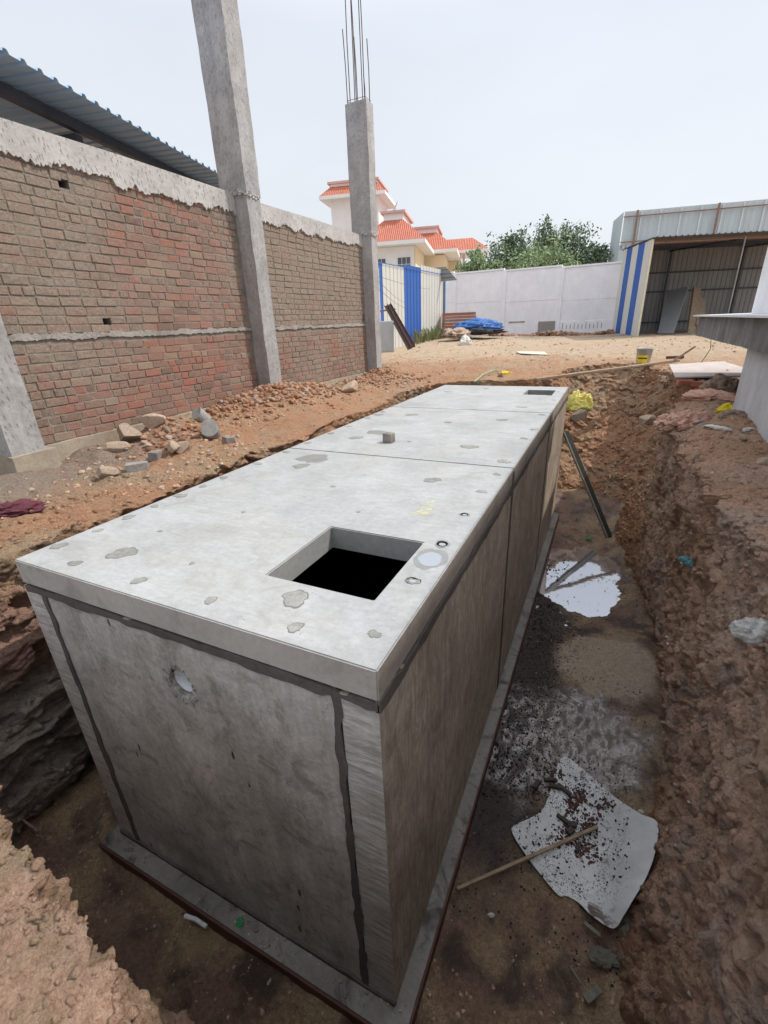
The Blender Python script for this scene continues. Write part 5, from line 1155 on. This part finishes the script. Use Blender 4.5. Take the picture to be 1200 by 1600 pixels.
# thin edge strip at the tank's back corner
# curled white sheet
def surf_sheet():
    out2 = [(882, 1182), (915, 1205), (960, 1245), (1000, 1272), (1027, 1287), (1024, 1330), (1010, 1370), (990, 1405), (975, 1430), (958, 1452), (925, 1432), (905, 1412), (885, 1400), (872, 1398), (840, 1360), (818, 1330), (800, 1300), (806, 1288), (835, 1275), (850, 1262), (862, 1230), (868, 1205)]
    o3 = np.array(out2, float); sm = []
    for i in range(len(o3)):
        a, b, c_, d = o3[i - 1], o3[i], o3[(i + 1) % len(o3)], o3[(i + 2) % len(o3)]
        for t in (0, 0.25, 0.5, 0.75): sm.append(tuple(0.5 * (2 * b + (c_ - a) * t + (2 * a - 5 * b + 4 * c_ - d) * t * t + (3 * b - a - 3 * c_ + d) * t ** 3)))
    out2 = sm
    # z rises to the right edge: the board curls up the bank
    pts = []
    for px, py in out2:
        z = -2.455
        for _ in range(6):
            q = at_z(px, py, z); z = -2.455 + 0.30 * sst(0.85, 1.35, q[0]) ** 1.5
        pts.append(at_z(px, py, z)[:2])
    bm = bmesh.new(); vs = [bm.verts.new((p[0], p[1], 0)) for p in pts]; bm.faces.new(vs)
    for k in range(60): bmesh.ops.bisect_plane(bm, geom=bm.verts[:] + bm.edges[:] + bm.faces[:], plane_co=(0.35 + 0.02 * k, 0, 0), plane_no=(1, 0, 0))
    for k in range(30): bmesh.ops.bisect_plane(bm, geom=bm.verts[:] + bm.edges[:] + bm.faces[:], plane_co=(0, 0.8 + 0.05 * k, 0), plane_no=(0, 1, 0))
    for v in bm.verts: v.co.z = -2.455 + 0.30 * float(sst(0.85, 1.35, np.array([v.co.x]))[0]) ** 1.5 + 0.006 * math.sin(v.co.x * 9 + v.co.y * 5)
    r = bmesh.ops.extrude_face_region(bm, geom=bm.faces[:]); bmesh.ops.translate(bm, vec=(0, 0, 0.004), verts=[v for v in r['geom'] if isinstance(v, bmesh.types.BMVert)])
    bmesh.ops.recalc_face_normals(bm, faces=bm.faces)
    me = bpy.data.meshes.new('white_board'); bm.to_mesh(me); bm.free(); return link('white_board', me, m_sheet(), None, False)
tag(surf_sheet(), 'mud-spattered white sheet lying on the pit floor and curling up the bank', 'sheet')
bar('wooden_stick', at_z(714, 1389, -2.44), at_z(933, 1292, -2.40), 0.022, 0.018, 'wood', 'long thin wooden stick lying from the tank foot across the white sheet', 'stick')
def chip(px, py, L, wd, th, ang, z, mat, label):
    c = at_z(px, py, z); o = MB().box((-L / 2, -wd / 2, 0), (L / 2, wd / 2, th), jit=0.003).build('wood_offcut', mat); bevel(o, 0.002, 1)
    o.location = tuple(map(float, c)); o.rotation_euler = (rnd.uniform(-.1, .1), rnd.uniform(-.1, .1), ang); return tag(o, label, 'wood piece', 'dark wood offcuts in the pit')
Z2 = -2.44
for a in ((838, 1228, .09, .035, .03, 1.2, 'black wood chunk at the left of the top row on the white sheet'), (860, 1221, .10, .03, .03, .35, 'black wood chunk second in the top row on the white sheet'), (868, 1231, .10, .03, .03, .15, 'black wood chunk just under the second one of the top row'),
          (882, 1236, .12, .03, .025, -.55, 'longest black offcut slanting at the right of the top row'), (881, 1283, .11, .028, .028, -.45, 'black offcut touching the stick from above'), (893, 1290, .07, .035, .03, .4, 'black lump where the stick ends'),
          (890, 1300, .06, .04, .03, 1.0, 'black lump right on the wooden stick'), (903, 1325, .09, .022, .02, 1.3, 'thin dark sliver standing below the stick'), (965, 1342, .13, .022, .018, -.5, 'grey long offcut at the right of the sheet'), (966, 1352, .08, .03, .018, -.4, 'short grey offcut beside the long grey one')):
    chip(*a[:6], Z2, 'darkwood' if a[1] < 1330 else 'greywood', a[6])
for a in ((972, 1415, .14, .04, .02, 1.35, 'grey slat standing on the lower tip of the sheet'), (968, 1430, .14, .025, .02, -.45, 'dark grey slat crossing the lower tip of the sheet'), (982, 1452, .10, .05, .015, .9, 'wide grey flake below the lower tip of the sheet'), (991, 1437, .10, .025, .015, 1.0, 'thin slat right of the lower tip of the sheet'),
          (925, 1452, .10, .025, .015, -.3, 'weathered slat lying alone on mud below the sheet'), (925, 1555, .11, .04, .02, .9, 'weathered block piece near the bottom edge on the mud'), (900, 1525, .09, .015, .012, -.7, 'thin twig like slat near the bottom of the pit')):
    chip(*a[:6], -2.43, 'greywood', a[6])
rag('plastic_scrap', 5, 'greywood', 0, 0, (.085, .05, .025), (0, 0, .2), 'crumpled grey plastic lying on the mud below the sheet', 'scrap', loc=at_z(945, 1497, -2.43))
for (px, py, z, lab) in ((768, 1430, -2.44, 'tiny white crumb left on the dark mud near the tank'), (1002, 1268, -2.3, 'small white scrap above the right tip of the sheet')):
    rag('paper_scrap', 2, 'paper', 0, 0, (.022, .012, .01), (0, 0, .5), lab, 'scrap', 'white crumbs in the pit', loc=at_z(px, py, z))
rag('plastic_scrap', 6, 'green', 0, 0, (.05, .03, .02), (0, 0, .4), 'green plastic scrap near the foot of the steel prop', 'scrap', loc=at_z(920, 842, -2.45))
rag('rag', 7, 'teal', 0, 0, (.05, .03, .035), (0, 0.6, .4), 'teal rag stuck in the face of the right bank', 'rag', loc=CAM + ray(1072, 880) * 2.95)
rag('plastic_bag', 8, 'whiterag', 0, 0, (.06, .035, .07), (0.2, 0.3, .4), 'crumpled white plastic sticking out of the right bank', 'bag', loc=CAM + ray(1168, 990) * 1.83)
rag('plastic_bag', 4, 'palewood', 0, 0, (.035, .03, .03), (0.2, 0.3, .4), 'creamy crumpled scrap low on the right bank near the bottom edge', 'scrap', loc=CAM + ray(1083, 1548) * 2.05)
# pvc bit and cable offcut, left of the tank foot
q = [at_z(289, 1431, -2.42), at_z(305, 1436, -2.415), at_z(323, 1448, -2.42)]
tag(MB().tube(q, 0.013, 10).build('pipe_offcut', 'pvc'), 'short curved white pipe offcut on the dark pit floor in front of the tank', 'pipe')
tag(MB().tube([at_z(0, 1252, -2.1), at_z(60, 1300, -2.2)], 0.008, 6).build('rod', 'rust'), 'thin rusty rod lying at the left foot of the pit wall', 'rod')
p = at_z(375, 1442, -HB); disc2 = rag('leaf_scrap', 3, 'green', 0, 0, (.02, .03, .008), (0, 0, .9), 'green smear of plastic lying on the front ledge of the tank', 'scrap', loc=(p[0], p[1], -HB + 0.003))

# ------------------------------------------------------------------ uncountable loose material
def scatter(name, pts, sizes, mat, label, cat, sub=1, seed=0, flat=0.7, protos=8):
    r2 = np.random.RandomState(seed); PR = []
    for k in range(protos):
        me = rock_mesh('tmp', seed * 10 + k, sub, (1, 0.8, flat), 0.3, 7); PR.append((np.array([v.co[:] for v in me.vertices]), np.array([tuple(p.vertices) for p in me.polygons]))); bpy.data.meshes.remove(me)
    Vs = []; Fs = []; o = 0
    for p, s in zip(pts, sizes):
        v, f = PR[r2.randint(protos)]; a, b, c = r2.uniform(0, 6.28), r2.uniform(-.5, .5), r2.uniform(-.5, .5)
        Rz = np.array([[math.cos(a), -math.sin(a), 0], [math.sin(a), math.cos(a), 0], [0, 0, 1]]); Rx = np.array([[1, 0, 0], [0, math.cos(b), -math.sin(b)], [0, math.sin(b), math.cos(b)]])
        Vs.append((v * s) @ Rx.T @ Rz.T + p); Fs.append(f + o); o += len(v)
    Vs = np.concatenate(Vs).astype(np.float32); Fs = np.concatenate(Fs).astype(np.int32)
    me = bpy.data.meshes.new(name); me.vertices.add(len(Vs)); me.vertices.foreach_set('co', Vs.ravel()); me.loops.add(Fs.size); me.loops.foreach_set('vertex_index', Fs.ravel())
    me.polygons.add(len(Fs)); me.polygons.foreach_set('loop_start', np.arange(0, Fs.size, 3, dtype=np.int32)); me.update(calc_edges=True)
    return tag(link(name, me, mat), label, cat, kind='stuff')
def m_loose(name, stops):
    n = N(name); g = n.new('NewGeometry'); c = n.ramp(g.outputs['Random Per Island'], *stops); f = n.noise(30, 5, 0.7)
    c = n.mix(n.ramp(f, (0.35, 0.5), (0.65, 0.0)), c, tuple(x * 0.5 for x in stops[0][1])); return n.done(c, 0.95, n.bump(n.noise(60, 5), 0.01), spec=0.15)
M['loose'] = m_loose('loose_soil', ((0, (0.36, 0.19, 0.11)), (0.35, (0.46, 0.29, 0.19)), (0.7, (0.54, 0.40, 0.29)), (0.93, (0.40, 0.33, 0.27)), (1, (0.64, 0.54, 0.45))))
M['looseo'] = m_loose('loose_orange_soil', ((0, (0.24, 0.12, 0.075)), (0.5, (0.42, 0.22, 0.13)), (0.8, (0.46, 0.31, 0.21)), (1, (0.40, 0.35, 0.30))))
M['loosed'] = m_loose('loose_bank_soil', ((0, (0.28, 0.18, 0.135)), (0.5, (0.48, 0.33, 0.255)), (0.97, (0.56, 0.43, 0.34)), (1, (0.70, 0.62, 0.54))))
r7 = np.random.RandomState(11)
def on_g(x, y): z = H(x, y); return np.stack([x, y, z], -1)
def inpit(x, y): return (x > -2.85) & (x < 1.45) & (y > -0.95) & (y < 9.4)
# yard grit
x = r7.uniform(-6, 6, 6500); y = 7.5 + 13 * r7.uniform(0, 1, 6500) ** 1.6; k = ~inpit(x, y); x, y = x[k], y[k]
cl = fbm(np.stack([x * 1.1, y * 1.1, 0 * x], -1), 3, 77); k = cl + r7.uniform(-.35, .35, len(x)) > 0.0; x, y = x[k], y[k]
scatter('yard_rubble', on_g(x, y), 0.010 + 0.05 * r7.uniform(0, 1, len(x)) ** 4, 'loose', 'scattered clods and stones over the sunlit yard behind the tank', 'rubble', 1, 1)
# left bank
x = r7.uniform(-4.6, -2.7, 5200); y = r7.uniform(-0.5, 9.2, 5200); cl = fbm(np.stack([x * 1.3, y * 1.3, 0 * x], -1), 3, 78) + 0.25 * (x < -3.6); k = cl + r7.uniform(-.3, .3, len(x)) > 0.08; x, y = x[k], y[k]
scatter('left_bank_rubble', on_g(x, y), 0.007 + 0.04 * r7.uniform(0, 1, len(x)) ** 3.5, 'loose', 'loose clods and stones strewn along the left bank under the brick wall', 'rubble', 1, 2)
# soil heap along the foot of the white wall
hpx = r7.uniform(765, 960, 900); hd = np.array([19.9 + (960 - q_) / 260 * 3.0 for q_ in hpx]) - r7.uniform(0.1, 1.2, 900)
hpt = np.array([at_d(a_, 500, b_) for a_, b_ in zip(hpx, hd)]); hz0 = H(hpt[:, 0], hpt[:, 1]); hpt[:, 2] = hz0 + 0.18 * r7.uniform(0, 1, 900) * (0.5 + 0.5 * np.sin(hpx * 0.06))
scatter('soil_heap', hpt, 0.03 + 0.13 * r7.uniform(0, 1, 900) ** 3, 'looseo', 'low ridge of orange soil along the foot of the white wall', 'heap', 1, 22)
# clod heaps
hx_, hy_, hs_ = [], [], []
for (a, b, r, n_h) in ((-4.12, 4.85, 0.42, 1100), (-4.25, 4.1, 0.35, 400), (-4.05, 5.75, 0.42, 700), (-4.15, 8.8, 0.35, 300), (-4.0, 7.5, 0.5, 260), (-3.85, 2.6, 0.38, 260), (-3.4, 8.2, .5, 160)):
    hx_.append(a + r * r7.normal(size=n_h) * 0.7); hy_.append(b + r * r7.normal(size=n_h)); hs_.append(0.007 + 0.060 * r7.uniform(0, 1, n_h) ** 3.2)
hx_, hy_, hs_ = map(np.concatenate, (hx_, hy_, hs_)); k = hx_ < -2.8; hx_, hy_, hs_ = hx_[k], hy_[k], hs_[k]; hx_ = np.maximum(hx_, -4.55)
scatter('clod_heaps', on_g(hx_, hy_) + [0, 0, 0.01], hs_, 'looseo', 'heaps of broken orange clods piled at the feet of the wall and columns', 'heap', 2, 3)
# right bank and back corner: on the built surface itself
NS, NVv = GV.shape[0], GV.shape[1]; flat = GV.reshape(-1, 3)
def pick(mask, n, seed): idx = np.nonzero(mask)[0]; return flat[np.random.RandomState(seed).choice(idx, n)]
Xg, Yg, Zg = flat[:, 0], flat[:, 1], flat[:, 2]
q = pick((Xg > 1.0) & (Xg < 2.0) & (Yg > -1) & (Yg < 9.5) & (Zg > -2.4), 13000, 5)
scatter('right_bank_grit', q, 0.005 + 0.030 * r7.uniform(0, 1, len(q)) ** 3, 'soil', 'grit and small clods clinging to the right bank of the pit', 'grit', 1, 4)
q = pick((Xg > 0.0) & (Xg < 2.4) & (Yg > 6.5) & (Yg < 10.5) & (Zg > -2.4), 1500, 6)
scatter('corner_rubble', q, 0.010 + 0.05 * r7.uniform(0, 1, len(q)) ** 3, 'loose', 'rubble spilling down the far right corner of the pit', 'rubble', 1, 5)
q = pick((Xg < 1.0) & (Xg > -2.2) & (Yg < -0.80) & (Yg > -1.7) & (Zg > -0.6), 8000, 7)
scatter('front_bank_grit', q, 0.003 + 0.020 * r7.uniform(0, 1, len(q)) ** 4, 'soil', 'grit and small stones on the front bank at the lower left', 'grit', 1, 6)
q = pick((Xg < -2.3) & (Yg < 3) & (Yg > -1) & (Zg > -2.4) & (Zg < -0.1), 3000, 8)
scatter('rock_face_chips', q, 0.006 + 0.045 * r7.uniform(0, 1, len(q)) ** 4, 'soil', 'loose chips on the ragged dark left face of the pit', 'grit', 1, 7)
r9 = np.random.RandomState(5); n9 = 900; side_ = r9.uniform(0, 1, n9) < 0.6
x = np.where(side_, r9.uniform(0.004, 0.085, n9), r9.uniform(-2.35, 0.06, n9)); y = np.where(side_, r9.uniform(0, 7.7, n9), -0.004 - 0.10 * r9.uniform(0, 1, n9)); k = fbm(np.stack([x * 3, y * 3, 0 * x], -1), 3, 3) + r9.uniform(-.4, .4, n9) > 0.12
scatter('ledge_debris', np.stack([x, y, x * 0 - HB + 0.001], -1)[k], (0.003 + 0.018 * r9.uniform(0, 1, n9) ** 4)[k], 'loosed', 'crumbs of mud scattered along the narrow concrete ledge at the tank foot', 'debris', 1, 18, 0.5)
q = pick((Xg > 1.0) & (Xg < 1.9) & (Yg > -0.6) & (Yg < 5) & (Zg > -2.3), 70, 15)
scatter('white_litter', q, 0.004 + 0.016 * r7.uniform(0, 1, len(q)) ** 2, 'paper', 'tiny white and grey scraps sticking out all over the right bank', 'litter', 1, 33, 0.4)
# black chips and grit on the pit floor
x = np.concatenate([r7.uniform(0.1, 1.4, 7200), r7.normal(0.36, 0.20, 9600)]); y = np.concatenate([r7.uniform(0.6, 6.6, 7200), r7.uniform(1.6, 4.9, 9600)])
k = (x > 0.11) & (x < 1.5); x, y = x[k], y[k]; k = (floor_z(x, y) > WZ - 0.004) | (r7.uniform(0, 1, len(x)) < np.where(y > 4.2, 0.03, 0.6)); x, y = x[k], y[k]; cl = fbm(np.stack([x * 2, y * 2, 0 * x], -1), 3, 79) + 0.5 * (0.75 - x) + 0.15; k = cl + r7.uniform(-.3, .3, len(x)) > 0.0; x, y = x[k], y[k]
scatter('black_litter', np.stack([x, y, np.maximum(floor_z(x, y), WZ) + 0.002], -1), 0.002 + 0.011 * r7.uniform(0, 1, len(x)) ** 4, 'chip', 'black litter and chips strewn over the wet pit floor beside the tank', 'litter', 1, 8, 0.5)
x = r7.uniform(0.42, 1.2, 900); y = r7.uniform(0.95, 2.1, 900); d_ = np.abs((x - 0.85) + (y - 1.5) * 0.2) ; k = (np.abs(x - 0.45 - (y - 1.29) * 0.35) < 0.75) & (y > 1.05 + (x - 0.8) * 0.1); x, y = x[k], y[k]
sz = -2.455 + 0.30 * sst(0.85, 1.35, x) ** 1.5 + 0.008
scatter('sheet_litter', np.stack([x, y, sz], -1), 0.003 + 0.011 * r7.uniform(0, 1, len(x)) ** 3, 'chip', 'black crumbs scattered over the white sheet in the pit', 'litter', 1, 9, 0.5)
mc = [(905, 1245, 60), (918, 1290, 70), (893, 1262, 60), (905, 1322, 70), (880, 1300, 50), (938, 1268, 40), (925, 1340, 40), (870, 1215, 40)]
mp_ = np.concatenate([np.array([at_z(a_ + r7.normal() * 9, b_ + r7.normal() * 9, -2.45) for _ in range(c_ * 2)]) for a_, b_, c_ in mc]); mp_[:, 2] = -2.455 + 0.30 * sst(0.85, 1.35, mp_[:, 0]) ** 1.5 + 0.008
scatter('mud_lumps', mp_, 0.004 + 0.016 * r7.uniform(0, 1, len(mp_)) ** 2, M['mudred'], 'dark red mud lumps and crumbs heaped on the middle of the white sheet', 'mud', 1, 31, 0.6)
x = r7.uniform(-3.0, 1.3, 3800); y = np.concatenate([r7.uniform(-0.8, 0.6, 2300), r7.uniform(0.2, 7.5, 1500)]); k = ~((x > -2.4) & (x < 0.11) & (y > -0.14)); x, y = x[k], y[k]
n_ = 1100; bx_ = 0.11 + np.abs(r9.normal(size=n_)) * 0.16; by_ = r9.uniform(1.2, 6.2, n_); kk = (bx_ < 0.9) & (fbm(np.stack([bx_ * 3, by_ * 1.6, 0 * bx_], -1), 3, 99) + r9.uniform(-.3, .3, n_) > -0.05); bx_, by_ = bx_[kk], by_[kk]
scatter('black_chunks', np.stack([bx_, by_, np.maximum(floor_z(bx_, by_), WZ) + 0.003], -1), 0.005 + 0.022 * r9.uniform(0, 1, len(bx_)) ** 3, 'chip', 'dark chunks and broken bits piled along the right foot of the tank', 'litter', 1, 41, 0.45)
scatter('floor_grit', np.stack([x, y, floor_z(x, y)], -1), 0.003 + 0.020 * r7.uniform(0, 1, len(x)) ** 4, 'loosed', 'grit and small stones lying over the muddy pit floor', 'grit', 1, 10)
